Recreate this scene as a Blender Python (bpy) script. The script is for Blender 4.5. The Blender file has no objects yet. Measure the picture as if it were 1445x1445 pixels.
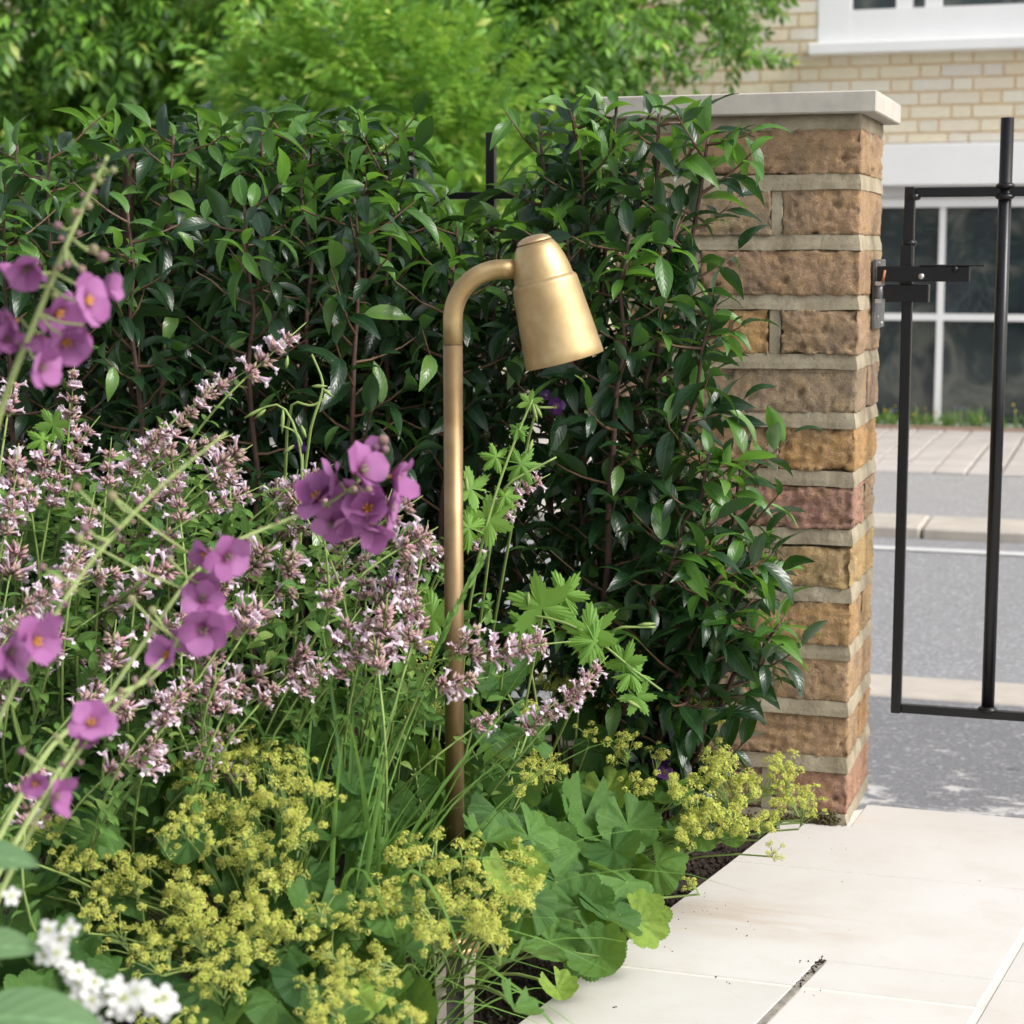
import bpy, math, random
import numpy as np
from mathutils import Vector, Matrix, noise
R = math.radians
rng = random.Random(7)
S = bpy.context.scene
COL = S.collection

# ------------------------------------------------------------------ camera, sky, sun, exposure
FPX, YH, TH, CH = 2700.0, 360.0, R(18.0), 0.72
PITCH = math.atan((722.5 - YH) / FPX)
FW = Vector((-math.sin(TH) * math.cos(PITCH), math.cos(TH) * math.cos(PITCH), -math.sin(PITCH)))
RT = Vector((math.cos(TH), math.sin(TH), 0)); UP = RT.cross(FW)
CAM = Vector((0, 0, CH))
cam = bpy.data.cameras.new('camera'); camo = bpy.data.objects.new('camera', cam); COL.objects.link(camo)
camo.matrix_world = Matrix.LocRotScale(CAM, Matrix((RT, UP, -FW)).transposed().to_quaternion(), None)
cam.sensor_width = 36; cam.lens = 36 * FPX / 1445.0
cam.clip_start = 0.05; cam.clip_end = 3000
cam.dof.use_dof = True; cam.dof.focus_distance = 2.02; cam.dof.aperture_fstop = 11.5
S.camera = camo
W = bpy.data.worlds.new("World"); S.world = W; W.use_nodes = True
wn = W.node_tree.nodes; wl = W.node_tree.links
sky = wn.new('ShaderNodeTexSky'); sky.sky_type = 'NISHITA'; sky.sun_disc = False
SUN_EL, SUN_AZ = R(42), R(98)          # azimuth clockwise from +Y
sky.sun_elevation = SUN_EL; sky.sun_rotation = SUN_AZ
sky.air_density = 1.0; sky.dust_density = 4.0; sky.ozone_density = 0.6
hs = wn.new('ShaderNodeHueSaturation'); hs.inputs['Saturation'].default_value = 0.35
wl.new(sky.outputs[0], hs.inputs['Color']); wl.new(hs.outputs[0], wn['Background'].inputs['Color'])
wn['Background'].inputs['Strength'].default_value = 0.13
sun = bpy.data.lights.new('sun', 'SUN'); sun.energy = 1.25; sun.angle = R(20); sun.color = (1, 0.975, 0.94)
suno = bpy.data.objects.new('sun', sun); COL.objects.link(suno)
sd = Vector((math.sin(SUN_AZ) * math.cos(SUN_EL), math.cos(SUN_AZ) * math.cos(SUN_EL), math.sin(SUN_EL)))
suno.rotation_euler = sd.to_track_quat('Z', 'Y').to_euler()
S.view_settings.view_transform = 'Standard'; S.view_settings.look = 'None'
S.view_settings.gamma = 1; S.view_settings.use_curve_mapping = False
S.view_settings.exposure = 1.02
S.render.engine = 'CYCLES'
S.cycles.max_bounces = 8; S.cycles.transmission_bounces = 6

def ray(x, y): return FW + RT * ((x - 722.5) / FPX) - UP * ((y - 722.5) / FPX)
def at(x, y, d): return CAM + ray(x, y) * d
def gz(x, y, z=0.0):
    r = ray(x, y); return CAM + r * ((z - CH) / r.z)
def proj(P):
    v = P - CAM; d = v.dot(FW)
    return 722.5 + FPX * v.dot(RT) / d, 722.5 - FPX * v.dot(UP) / d, d
def on_y(x, y, Y):
    r = ray(x, y); return CAM + r * (Y / r.y)

# ------------------------------------------------------------------ materials
def nodes(name):
    m = bpy.data.materials.new(name); m.use_nodes = True
    nt = m.node_tree; b = nt.nodes['Principled BSDF']
    return m, nt, b
class G:
    """small node-graph helper"""
    def __init__(s, nt): s.nt = nt
    def n(s, t, **k):
        x = s.nt.nodes.new(t)
        for a, v in k.items(): setattr(x, a, v)
        return x
    def l(s, a, b): s.nt.links.new(a, b)
    def noise(s, scale, detail=4, rough=.55, coord=None, dist=0):
        x = s.n('ShaderNodeTexNoise'); x.inputs['Scale'].default_value = scale
        x.inputs['Detail'].default_value = detail; x.inputs['Roughness'].default_value = rough
        x.inputs['Distortion'].default_value = dist
        if coord is not None: s.l(coord, x.inputs['Vector'])
        return x
    def ramp(s, fac, stops):
        x = s.n('ShaderNodeValToRGB'); e = x.color_ramp.elements
        while len(e) < len(stops): e.new(.5)
        for i, (p, c) in enumerate(stops):
            e[i].position = p; e[i].color = (*c, 1) if len(c) == 3 else c
        s.l(fac, x.inputs[0]); return x.outputs[0]
    def mix(s, fac, a, b, mode='MIX'):
        x = s.n('ShaderNodeMix', data_type='RGBA', blend_type=mode)
        if isinstance(fac, (int, float)): x.inputs[0].default_value = fac
        else: s.l(fac, x.inputs[0])
        for sock, v in ((x.inputs[6], a), (x.inputs[7], b)):
            if isinstance(v, tuple): sock.default_value = (*v, 1)
            else: s.l(v, sock)
        return x.outputs[2]
    def math(s, op, a, b=None):
        x = s.n('ShaderNodeMath', operation=op)
        for i, v in enumerate((a, b)):
            if v is None: continue
            if isinstance(v, (int, float)): x.inputs[i].default_value = v
            else: s.l(v, x.inputs[i])
        return x.outputs[0]
    def bump(s, h, strength, dist, normal=None):
        x = s.n('ShaderNodeBump'); x.inputs['Strength'].default_value = strength
        x.inputs['Distance'].default_value = dist; s.l(h, x.inputs['Height'])
        if normal: s.l(normal, x.inputs['Normal'])
        return x.outputs[0]
    def obj(s): return s.n('ShaderNodeTexCoord').outputs['Object']
    def pos(s): return s.n('ShaderNodeNewGeometry').outputs['Position']

def simple(name, col, rough=.6, metal=0, var=.15, nscale=40, bump=0, bdist=.001, spec=.5):
    m, nt, b = nodes(name); g = G(nt); c = g.pos()
    nz = g.noise(nscale, 5, .6, c)
    k = g.ramp(nz.outputs[0], [(.3, tuple(x * (1 - var) for x in col)), (.7, tuple(min(1, x * (1 + var)) for x in col))])
    g.l(k, b.inputs['Base Color']); b.inputs['Roughness'].default_value = rough
    b.inputs['Metallic'].default_value = metal; b.inputs['Specular IOR Level'].default_value = spec
    if bump: g.l(g.bump(nz.outputs[0], bump, bdist), b.inputs['Normal'])
    return m

def leafmat(name, dark, light, trans, rough=.45, spec=.5, tfac=.3, vein=.5, nveins=7, bumpy=.3, tint=None, tintamt=.1, crinkle=0):
    """leaf with midrib, side veins, per leaf colour and some light through it"""
    m, nt, b = nodes(name); g = G(nt)
    geo = g.n('ShaderNodeNewGeometry'); oi = g.n('ShaderNodeObjectInfo')
    rnd = g.math('FRACT', g.math('ADD', geo.outputs['Random Per Island'], oi.outputs['Random']))
    uv = g.n('ShaderNodeUVMap').outputs[0]
    sx = g.n('ShaderNodeSeparateXYZ'); g.l(uv, sx.inputs[0])
    v = g.math('ABSOLUTE', g.math('SUBTRACT', sx.outputs[1], .5))
    mid = g.math('LESS_THAN', v, .035)
    wv = g.math('SUBTRACT', g.math('MULTIPLY', sx.outputs[0], nveins), g.math('MULTIPLY', v, 4.5))
    fr = g.math('ABSOLUTE', g.math('SUBTRACT', g.math('FRACT', wv), .5))
    side = g.math('LESS_THAN', fr, .055)
    veinm = g.math('MAXIMUM', mid, g.math('MULTIPLY', side, .35))
    col = g.mix(rnd, dark, light)
    if tint:
        r2 = g.math('FRACT', g.math('MULTIPLY', rnd, 17.3))
        col = g.mix(g.math('LESS_THAN', r2, tintamt), col, tint)
    nz = g.noise(60, 3, .5, geo.outputs['Position'])
    col = g.mix(.35, col, nz.outputs[0], 'OVERLAY') if False else col
    col = g.mix(g.math('MULTIPLY', veinm, vein), col, tuple(min(1, x * 2.2 + .03) for x in light))
    b.inputs['Roughness'].default_value = rough; b.inputs['Specular IOR Level'].default_value = spec
    under = g.mix(geo.outputs['Backfacing'], col, g.mix(.5, col, tuple(min(1, x * 1.5 + .03) for x in light)))
    g.l(under, b.inputs['Base Color'])
    bm = g.bump(g.math('SUBTRACT', 1, fr), bumpy, .0012)
    if crinkle:
        cn = g.noise(170, 4, .6, geo.outputs['Position']); bm = g.bump(cn.outputs[0], crinkle, .003, bm)
        col = g.mix(g.ramp(cn.outputs[0], [(.4, (.25, .25, .25)), (.6, (0, 0, 0))]), col, tuple(x * .55 for x in dark)); g.l(col, b.inputs['Base Color'])
    g.l(bm, b.inputs['Normal'])
    tr = g.n('ShaderNodeBsdfTranslucent'); g.l(g.mix(.35, trans, col), tr.inputs['Color'])
    ms = g.n('ShaderNodeMixShader'); ms.inputs[0].default_value = tfac
    g.l(b.outputs[0], ms.inputs[1]); g.l(tr.outputs[0], ms.inputs[2])
    g.l(ms.outputs[0], nt.nodes['Material Output'].inputs[0])
    return m

def petalmat(name, dark, light, inner, tfac=.35, rough=.6):
    m, nt, b = nodes(name); g = G(nt)
    geo = g.n('ShaderNodeNewGeometry'); oi = g.n('ShaderNodeObjectInfo')
    rnd = g.math('FRACT', g.math('ADD', geo.outputs['Random Per Island'], oi.outputs['Random']))
    sx = g.n('ShaderNodeSeparateXYZ'); g.l(g.n('ShaderNodeUVMap').outputs[0], sx.inputs[0])
    col = g.mix(rnd, dark, light)
    fade = g.n('ShaderNodeMapRange'); g.l(sx.outputs[0], fade.inputs[0])
    fade.inputs[1].default_value = .05; fade.inputs[2].default_value = .4; fade.inputs[3].default_value = 1; fade.inputs[4].default_value = 0
    col = g.mix(fade.outputs[0], col, inner)
    st = g.noise(30, 3, .6, None)
    vm = g.n('ShaderNodeVectorMath', operation='MULTIPLY'); g.l(g.n('ShaderNodeUVMap').outputs[0], vm.inputs[0]); vm.inputs[1].default_value = (.08, 1, 1)
    g.l(vm.outputs[0], st.inputs['Vector'])
    col = g.mix(g.math('MULTIPLY', st.outputs[0], .35), col, dark)
    g.l(col, b.inputs['Base Color']); b.inputs['Roughness'].default_value = rough; b.inputs['Specular IOR Level'].default_value = .25
    tr = g.n('ShaderNodeBsdfTranslucent'); g.l(col, tr.inputs['Color'])
    ms = g.n('ShaderNodeMixShader'); ms.inputs[0].default_value = tfac
    g.l(b.outputs[0], ms.inputs[1]); g.l(tr.outputs[0], ms.inputs[2])
    g.l(ms.outputs[0], nt.nodes['Material Output'].inputs[0])
    return m

def islandmat(name, cols, rough=.7, tfac=.2):
    m, nt, b = nodes(name); g = G(nt)
    geo = g.n('ShaderNodeNewGeometry'); oi = g.n('ShaderNodeObjectInfo')
    rnd = g.math('FRACT', g.math('ADD', geo.outputs['Random Per Island'], oi.outputs['Random']))
    c = g.ramp(rnd, [(i / (len(cols) - 1), k) for i, k in enumerate(cols)])
    g.l(c, b.inputs['Base Color']); b.inputs['Roughness'].default_value = rough; b.inputs['Specular IOR Level'].default_value = .25
    tr = g.n('ShaderNodeBsdfTranslucent'); g.l(c, tr.inputs['Color'])
    ms = g.n('ShaderNodeMixShader'); ms.inputs[0].default_value = tfac
    g.l(b.outputs[0], ms.inputs[1]); g.l(tr.outputs[0], ms.inputs[2])
    g.l(ms.outputs[0], nt.nodes['Material Output'].inputs[0])
    return m

def brickmat():
    m, nt, b = nodes('stock_brick'); g = G(nt)
    geo = g.n('ShaderNodeNewGeometry'); p = geo.outputs['Position']
    oc = g.n('ShaderNodeObjectInfo').outputs['Color']
    n1 = g.noise(26, 8, .72, p, .6); n2 = g.noise(110, 7, .75, p); n3 = g.noise(520, 4, .75, p); n4 = g.noise(9, 4, .6, p, .8)
    c = g.mix(g.ramp(n1.outputs[0], [(.40, (0, 0, 0)), (.58, (1, 1, 1))]), g.mix(.30, oc, (.20, .15, .11)), g.mix(.3, oc, (.74, .53, .33)))
    n5 = g.noise(38, 6, .7, p, 1.2); n6 = g.noise(55, 5, .7, g.obj(), .8)
    c = g.mix(g.ramp(n5.outputs[0], [(.52, (0, 0, 0)), (.60, (.65, .65, .65))]), c, g.mix(.5, oc, (.72, .46, .17)))
    c = g.mix(g.ramp(n6.outputs[0], [(.54, (0, 0, 0)), (.62, (.6, .6, .6))]), c, g.mix(.45, oc, (.36, .27, .24)))
    c = g.mix(g.math('MULTIPLY', g.ramp(n4.outputs[0], [(.52, (0, 0, 0)), (.66, (1, 1, 1))]), .5), c, (.25, .21, .165))
    c = g.mix(g.ramp(n2.outputs[0], [(.60, (0, 0, 0)), (.70, (.7, .7, .7))]), c, (.66, .54, .38))
    c = g.mix(g.ramp(n2.outputs[0], [(.30, (.9, .9, .9)), (.36, (0, 0, 0))]), c, (.09, .065, .05))
    c = g.mix(g.ramp(n3.outputs[0], [(.35, (.4, .4, .4)), (.55, (0, 0, 0))]), c, (.20, .145, .10))
    g.l(c, b.inputs['Base Color']); b.inputs['Roughness'].default_value = .95; b.inputs['Specular IOR Level'].default_value = .15
    h = g.math('ADD', g.math('MULTIPLY', n2.outputs[0], 1.0), g.math('MULTIPLY', n3.outputs[0], .5))
    g.l(g.bump(h, 1, .009), b.inputs['Normal'])
    return m

def mortarmat():
    m, nt, b = nodes('lime_mortar'); g = G(nt); p = g.pos()
    n1 = g.noise(22, 5, .6, p); n2 = g.noise(260, 5, .7, p)
    c = g.ramp(n1.outputs[0], [(.3, (.22, .185, .125)), (.55, (.34, .295, .21)), (.75, (.44, .39, .29))])
    c = g.mix(g.ramp(n2.outputs[0], [(.3, (.5, .5, .5)), (.45, (0, 0, 0))]), c, (.13, .11, .085))
    g.l(c, b.inputs['Base Color']); b.inputs['Roughness'].default_value = .95; b.inputs['Specular IOR Level'].default_value = .15
    g.l(g.bump(g.math('ADD', n2.outputs[0], g.math('MULTIPLY', n1.outputs[0], 2)), .55, .002), b.inputs['Normal'])
    return m

def slabmat():
    m, nt, b = nodes('sawn_limestone'); g = G(nt); p = g.pos()
    rnd = g.n('ShaderNodeObjectInfo').outputs['Random']
    n1 = g.noise(3.2, 5, .6, p, .5); n2 = g.noise(14, 6, .65, p); n3 = g.noise(300, 3, .6, p); n4 = g.noise(85, 2, .5, p)
    mp = g.n('ShaderNodeMapping'); mp.inputs['Scale'].default_value = (5, 22, 5); g.l(p, mp.inputs[0])
    n5 = g.noise(1.0, 5, .6, mp.outputs[0], .3)
    c = g.mix(rnd, (.51, .497, .47), (.565, .55, .525))
    c = g.mix(g.ramp(n1.outputs[0], [(.35, (.35, .35, .35)), (.65, (0, 0, 0))]), c, (.44, .40, .34))
    c = g.mix(g.math('MULTIPLY', g.ramp(n2.outputs[0], [(.3, (1, 1, 1)), (.5, (0, 0, 0))]), .2), c, (.40, .34, .27))
    # a brown smear left by spilled soil, on one place of the path
    d = g.n('ShaderNodeVectorMath', operation='SUBTRACT'); g.l(p, d.inputs[0]); d.inputs[1].default_value = tuple(gz(1040, 1292))
    e = g.n('ShaderNodeVectorMath', operation='MULTIPLY'); g.l(d.outputs[0], e.inputs[0]); e.inputs[1].default_value = (7, 16, 0)
    ln = g.n('ShaderNodeVectorMath', operation='LENGTH'); g.l(e.outputs[0], ln.inputs[0])
    sm = g.n('ShaderNodeMapRange'); g.l(ln.outputs['Value'], sm.inputs[0]); sm.inputs[1].default_value = .1; sm.inputs[2].default_value = 1.4; sm.inputs[3].default_value = 1; sm.inputs[4].default_value = 0
    smear = g.math('MULTIPLY', sm.outputs[0], g.ramp(n5.outputs[0], [(.38, (0, 0, 0)), (.62, (1, 1, 1))]))
    c = g.mix(g.math('MULTIPLY', smear, .6), c, (.38, .27, .18))
    c = g.mix(g.ramp(n4.outputs[0], [(.76, (0, 0, 0)), (.8, (.6, .6, .6))]), c, (.22, .16, .11))
    g.l(c, b.inputs['Base Color']); b.inputs['Roughness'].default_value = .8; b.inputs['Specular IOR Level'].default_value = .25
    g.l(g.bump(g.math('ADD', n3.outputs[0], n2.outputs[0]), .18, .0012), b.inputs['Normal'])
    return m

def asphalt(name, base, lo, hi, worn=0.0):
    m, nt, b = nodes(name); g = G(nt); p = g.pos()
    n1 = g.noise(1.5, 5, .6, p); n2 = g.noise(120, 4, .7, p); vo = g.n('ShaderNodeTexVoronoi'); vo.inputs['Scale'].default_value = 130; g.l(p, vo.inputs['Vector'])
    c = g.mix(n1.outputs[0], lo, hi)
    c = g.mix(g.ramp(n2.outputs[0], [(.35, (.6, .6, .6)), (.5, (0, 0, 0))]), c, tuple(x * .45 for x in base))
    c = g.mix(g.ramp(vo.outputs['Color'], [(.7, (0, 0, 0)), (.9, (.5, .5, .5))]), c, tuple(min(1, x * 1.9) for x in hi))
    if worn:
        mp = g.n('ShaderNodeMapping'); mp.inputs['Scale'].default_value = (6, 11, 1); g.l(p, mp.inputs[0])
        n3 = g.noise(1.6, 8, .72, mp.outputs[0], .6)
        sy = g.n('ShaderNodeSeparateXYZ'); g.l(p, sy.inputs[0])
        band = g.n('ShaderNodeMapRange'); g.l(sy.outputs[1], band.inputs[0]); band.inputs[1].default_value = 3.28; band.inputs[2].default_value = 3.62
        band.inputs[3].default_value = .14; band.inputs[4].default_value = 0
        n3v = g.math('ADD', n3.outputs[0], band.outputs[0])
        c = g.mix(g.ramp(n3v, [(.60, (0, 0, 0)), (.68, (worn,) * 3)]), c, (.52, .50, .47))
        c = g.mix(g.ramp(n3v, [(.30, (.8, .8, .8)), (.42, (0, 0, 0))]), c, (.05, .05, .052))
    g.l(c, b.inputs['Base Color']); b.inputs['Roughness'].default_value = .9; b.inputs['Specular IOR Level'].default_value = .2
    g.l(g.bump(n2.outputs[0], .6, .004), b.inputs['Normal'])
    return m

def brassmat():
    m, nt, b = nodes('aged_brass'); g = G(nt); p = g.obj()
    n1 = g.noise(26, 5, .6, p, .4); n2 = g.noise(180, 4, .6, p)
    mp = g.n('ShaderNodeMapping'); mp.inputs['Scale'].default_value = (30, 30, 900); g.l(p, mp.inputs[0])
    n3 = g.noise(1, 3, .6, mp.outputs[0])
    oc = g.n('ShaderNodeObjectInfo').outputs['Color']
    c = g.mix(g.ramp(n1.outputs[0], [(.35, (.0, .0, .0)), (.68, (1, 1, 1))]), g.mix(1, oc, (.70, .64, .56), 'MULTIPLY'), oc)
    c = g.mix(g.math('MULTIPLY', n2.outputs[0], .15), c, (.25, .15, .08))
    g.l(c, b.inputs['Base Color']); b.inputs['Metallic'].default_value = .82
    g.l(g.math('ADD', g.math('MULTIPLY', n1.outputs[0], .16), .37), b.inputs['Roughness'])
    g.l(g.bump(n3.outputs[0], .07, .0004), b.inputs['Normal'])
    b.inputs['Anisotropic'].default_value = .3
    return m

def soilmat():
    m, nt, b = nodes('dark_soil'); g = G(nt); p = g.pos()
    n1 = g.noise(70, 6, .7, p); n2 = g.noise(400, 4, .7, p)
    rnd = g.n('ShaderNodeNewGeometry').outputs['Random Per Island']
    c = g.ramp(n1.outputs[0], [(.3, (.018, .012, .009)), (.6, (.06, .042, .03)), (.8, (.11, .08, .058))])
    c = g.mix(g.math('MULTIPLY', rnd, .4), c, (.10, .07, .05))
    g.l(c, b.inputs['Base Color']); b.inputs['Roughness'].default_value = 1
    g.l(g.bump(g.math('ADD', n1.outputs[0], n2.outputs[0]), 1, .006), b.inputs['Normal'])
    return m

def housebrickmat():
    m, nt, b = nodes('pale_house_brick'); g = G(nt)
    geo = g.n('ShaderNodeNewGeometry'); oi = g.n('ShaderNodeObjectInfo')
    rnd = g.math('FRACT', g.math('ADD', geo.outputs['Random Per Island'], oi.outputs['Random']))
    c = g.ramp(rnd, [(0, (.76, .65, .46)), (.3, (.80, .73, .57)), (.55, (.78, .69, .51)), (.75, (.72, .67, .58)), (1, (.80, .75, .62))])
    n = g.noise(30, 4, .6, geo.outputs['Position'])
    c = g.mix(g.math('MULTIPLY', n.outputs[0], .25), c, (.42, .36, .27))
    g.l(c, b.inputs['Base Color']); b.inputs['Roughness'].default_value = .9
    g.l(g.bump(n.outputs[0], .4, .01), b.inputs['Normal'])
    return m

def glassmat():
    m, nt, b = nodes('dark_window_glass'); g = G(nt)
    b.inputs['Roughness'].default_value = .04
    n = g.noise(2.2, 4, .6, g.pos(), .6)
    g.l(g.ramp(n.outputs[0], [(.35, (.02, .024, .032)), (.5, (.032, .045, .045)), (.60, (.11, .115, .10)), (.68, (.035, .042, .048))]), b.inputs['Base Color'])  # streaks painted into the glass colour for dim reflections and things inside
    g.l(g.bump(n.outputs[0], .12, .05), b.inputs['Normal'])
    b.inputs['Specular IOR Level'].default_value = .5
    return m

M = dict(
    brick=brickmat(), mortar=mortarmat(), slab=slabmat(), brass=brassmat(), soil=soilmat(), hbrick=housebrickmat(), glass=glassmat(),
    hmortar=simple('sandy_house_mortar', (.78, .57, .33), .95, var=.12, nscale=6),
    coping=simple('cast_stone_coping', (.42, .39, .34), .85, var=.12, nscale=35, bump=.4, bdist=.001),
    grout=simple('pale_grout', (.60, .57, .52), .9, var=.1, nscale=50),
    joint=simple('open_joint_dirt', (.22, .20, .17), .95, var=.4, nscale=90, bump=.5),
    white=simple('white_paint', (.80, .80, .79), .5, var=.03, nscale=3),
    shadedpaint=simple('shaded_white_paint', (.50, .50, .49), .5, var=.05, nscale=4),
    black=simple('black_metal_paint', (.004, .004, .005), .30, var=.3, nscale=60, bump=.15, bdist=.0006, spec=.4),
    steel=simple('grey_painted_steel', (.14, .145, .15), .42, metal=.5, var=.3, nscale=90, bump=.2, bdist=.0005),
    bolt=simple('worn_bolt_metal', (.45, .44, .42), .35, metal=.9, var=.3, nscale=200),
    rust=simple('rusty_copper_pin', (.38, .16, .08), .7, metal=.3, var=.3, nscale=200),
    inner=simple('dark_lamp_inside', (.03, .025, .02), .6),
    paleblock=simple('pale_mount', (.42, .375, .31), .8, var=.15, nscale=60, bump=.2),
    darkblock=simple('weathered_mount_core', (.16, .145, .13), .85, var=.6, nscale=60, bump=.3),
    asph=asphalt('street_asphalt', (.2, .2, .205), (.215, .215, .22), (.265, .265, .27)),
    asph_worn=asphalt('worn_footway', (.15, .15, .155), (.14, .14, .145), (.21, .21, .215), .75),
    asph_far=asphalt('far_footway', (.2, .2, .2), (.26, .255, .255), (.32, .315, .31)),
    kerb=simple('kerb_stone', (.40, .36, .31), .9, var=.15, nscale=8, bump=.3, bdist=.003),
    paver=simple('drive_paver', (.42, .385, .36), .9, var=.12, nscale=5, bump=.3, bdist=.003),
    pjoint=simple('paver_joint', (.16, .14, .12), .95, var=.2),
    redge=simple('brick_edging', (.34, .22, .17), .9, var=.2, nscale=9),
    roadpaint=simple('road_paint', (.50, .50, .49), .7, var=.1, nscale=12),
    bark=simple('reddish_stem_bark', (.065, .032, .022), .7, var=.4, nscale=60, bump=.4, bdist=.0015),
    twig=simple('young_red_twig', (.11, .06, .032), .6, var=.3, nscale=60),
    laurel=leafmat('glossy_laurel_leaf', (.006, .022, .009), (.016, .047, .014), (.10, .26, .02), rough=.27, spec=.5, tfac=.2, vein=.35, nveins=8, bumpy=.25, tint=(.10, .20, .04), tintamt=.07),
    laurel_lit=leafmat('lit_laurel_leaf', (.035, .105, .018), (.085, .20, .03), (.24, .50, .04), rough=.32, spec=.5, tfac=.35, vein=.35, nveins=8, bumpy=.25),  # lighter copy of laurel; back-lit brightness of the top leaves put into the colour
    climber=leafmat('fresh_climber_leaf', (.018, .07, .010), (.15, .32, .032), (.30, .56, .05), rough=.45, spec=.45, tfac=.2, vein=.2, tint=(.33, .40, .08), tintamt=.05),
    brightleaf=leafmat('light_green_shrub_leaf', (.035, .12, .014), (.17, .36, .04), (.45, .70, .07), rough=.5, spec=.4, tfac=.25, vein=.2, tint=(.42, .5, .12), tintamt=.06),
    mint=leafmat('catmint_leaf', (.06, .15, .035), (.15, .28, .06), (.32, .52, .10), rough=.6, spec=.3, tfac=.35, vein=.3, nveins=6, bumpy=.6, tint=(.24, .36, .09), tintamt=.12),
    mantle=leafmat('soft_scalloped_leaf', (.026, .078, .022), (.095, .20, .042), (.32, .52, .06), rough=.62, spec=.25, tfac=.3, vein=.14, bumpy=.0, crinkle=.5, tint=(.20, .30, .05), tintamt=.05),
    cranes=leafmat('lobed_bright_leaf', (.13, .27, .045), (.19, .36, .06), (.42, .66, .10), rough=.55, spec=.35, tfac=.4, vein=.0, bumpy=.0),
    blade=leafmat('grass_blade', (.075, .17, .035), (.15, .29, .06), (.30, .50, .08), rough=.5, spec=.4, tfac=.3, vein=.3, nveins=1, bumpy=0, tint=(.30, .30, .11), tintamt=.07),
    stem=simple('green_stem', (.19, .27, .07), .6, var=.2, nscale=40),
    hairy=simple('pale_green_hairy_stem', (.27, .34, .12), .8, var=.15, nscale=60),
    calyx=islandmat('dusky_pink_calyx', [(.46, .24, .28), (.50, .32, .32), (.38, .32, .20), (.58, .36, .40), (.44, .34, .27)], .75, .25),
    floret=petalmat('pale_pink_floret', (.66, .52, .60), (.78, .69, .74), (.56, .34, .46), .3),
    lime=islandmat('lime_yellow_floret', [(.52, .58, .11), (.66, .66, .16), (.40, .53, .10), (.64, .65, .18), (.46, .38, .12), (.62, .64, .14), (.56, .62, .12)], .75, .3),
    mauve=petalmat('mauve_petal', (.28, .09, .245), (.42, .18, .385), (.13, .015, .06), .3),
    purple=petalmat('dark_purple_petal', (.035, .008, .06), (.07, .014, .11), (.20, .12, .18), .25),
    orange=simple('orange_stamen', (.65, .33, .03), .6),
    bud=islandmat('brownish_bud', [(.20, .25, .09), (.24, .16, .13), (.17, .08, .13)], .8, .1),
    whitepetal=petalmat('white_petal', (.60, .61, .59), (.68, .68, .66), (.42, .48, .20), .3),
    bigleaf=leafmat('broad_grey_green_leaf', (.10, .19, .09), (.13, .23, .10), (.22, .36, .10), rough=.6, spec=.3, tfac=.25, vein=.25, nveins=6, bumpy=1.0),
    orangepetal=simple('orange_yellow_petal', (.75, .42, .04), .7),
)

# ------------------------------------------------------------------ mesh helpers
class MA:
    """mesh arrays: vertices, faces (quads/tris), uv per vertex, material per face"""
    def __init__(s): s.V = []; s.F = []; s.U = []; s.I = []
    def add(s, V, F, U=None, mi=0, M4=None):
        o = len(s.V)
        if M4 is not None: V = [M4 @ Vector(v) for v in V]
        s.V += [tuple(v) for v in V]; s.F += [tuple(i + o for i in f) for f in F]
        s.U += list(U) if U is not None else [(0, 0)] * len(V)
        s.I += [mi] * len(F) if isinstance(mi, int) else list(mi)
    def ma(s, o, M4=None, mi=None): s.add(o.V, o.F, o.U, o.I if mi is None else mi, M4)
def to_mesh(name, V, F, U, I, mats, smooth=True):
    me = bpy.data.meshes.new(name)
    V = np.asarray(V, dtype=np.float32).reshape(-1, 3)
    lens = np.array([len(f) for f in F], dtype=np.int32)
    idx = np.array([i for f in F for i in f], dtype=np.int32)
    fast(me, V, idx, lens, np.asarray(U, dtype=np.float32).reshape(-1, 2), np.asarray(I, dtype=np.int32), smooth)
    for m in mats: me.materials.append(m)
    return me
def fast(me, V, idx, lens, U, I, smooth=True):
    me.vertices.add(len(V)); me.vertices.foreach_set('co', V.ravel())
    me.loops.add(len(idx)); me.loops.foreach_set('vertex_index', idx)
    me.polygons.add(len(lens))
    st = np.zeros(len(lens), dtype=np.int32); st[1:] = np.cumsum(lens)[:-1]
    me.polygons.foreach_set('loop_start', st); me.polygons.foreach_set('loop_total', lens)
    me.polygons.foreach_set('material_index', I)
    me.polygons.foreach_set('use_smooth', np.full(len(lens), smooth, dtype=bool))
    uvl = me.uv_layers.new(name='UVMap'); uvl.data.foreach_set('uv', U[idx].ravel())
    me.update(calc_edges=True)
def build(ma, name, mats, smooth=True):
    if not isinstance(mats, (list, tuple)): mats = [mats]
    return to_mesh(name, ma.V, ma.F, ma.U, ma.I, mats, smooth)
def joined(name, tpls, mats_list, mats):
    """one mesh out of many placed copies of templates: mats_list = [(template index, Matrix)]"""
    VV, II, LL, UU, MM = [], [], [], [], []; off = 0
    pre = [(np.array(t.V, dtype=np.float32), np.array([i for f in t.F for i in f], dtype=np.int32),
            np.array([len(f) for f in t.F], dtype=np.int32), np.array(t.U, dtype=np.float32), np.array(t.I, dtype=np.int32)) for t in tpls]
    for k, m in mats_list:
        V, ix, ln, U, I = pre[k]
        A = np.array(m, dtype=np.float32)
        VV.append(V @ A[:3, :3].T + A[:3, 3]); II.append(ix + off); LL.append(ln); UU.append(U); MM.append(I); off += len(V)
    me = bpy.data.meshes.new(name)
    fast(me, np.concatenate(VV), np.concatenate(II), np.concatenate(LL), np.concatenate(UU), np.concatenate(MM))
    for m in mats: me.materials.append(m)
    return me

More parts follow.
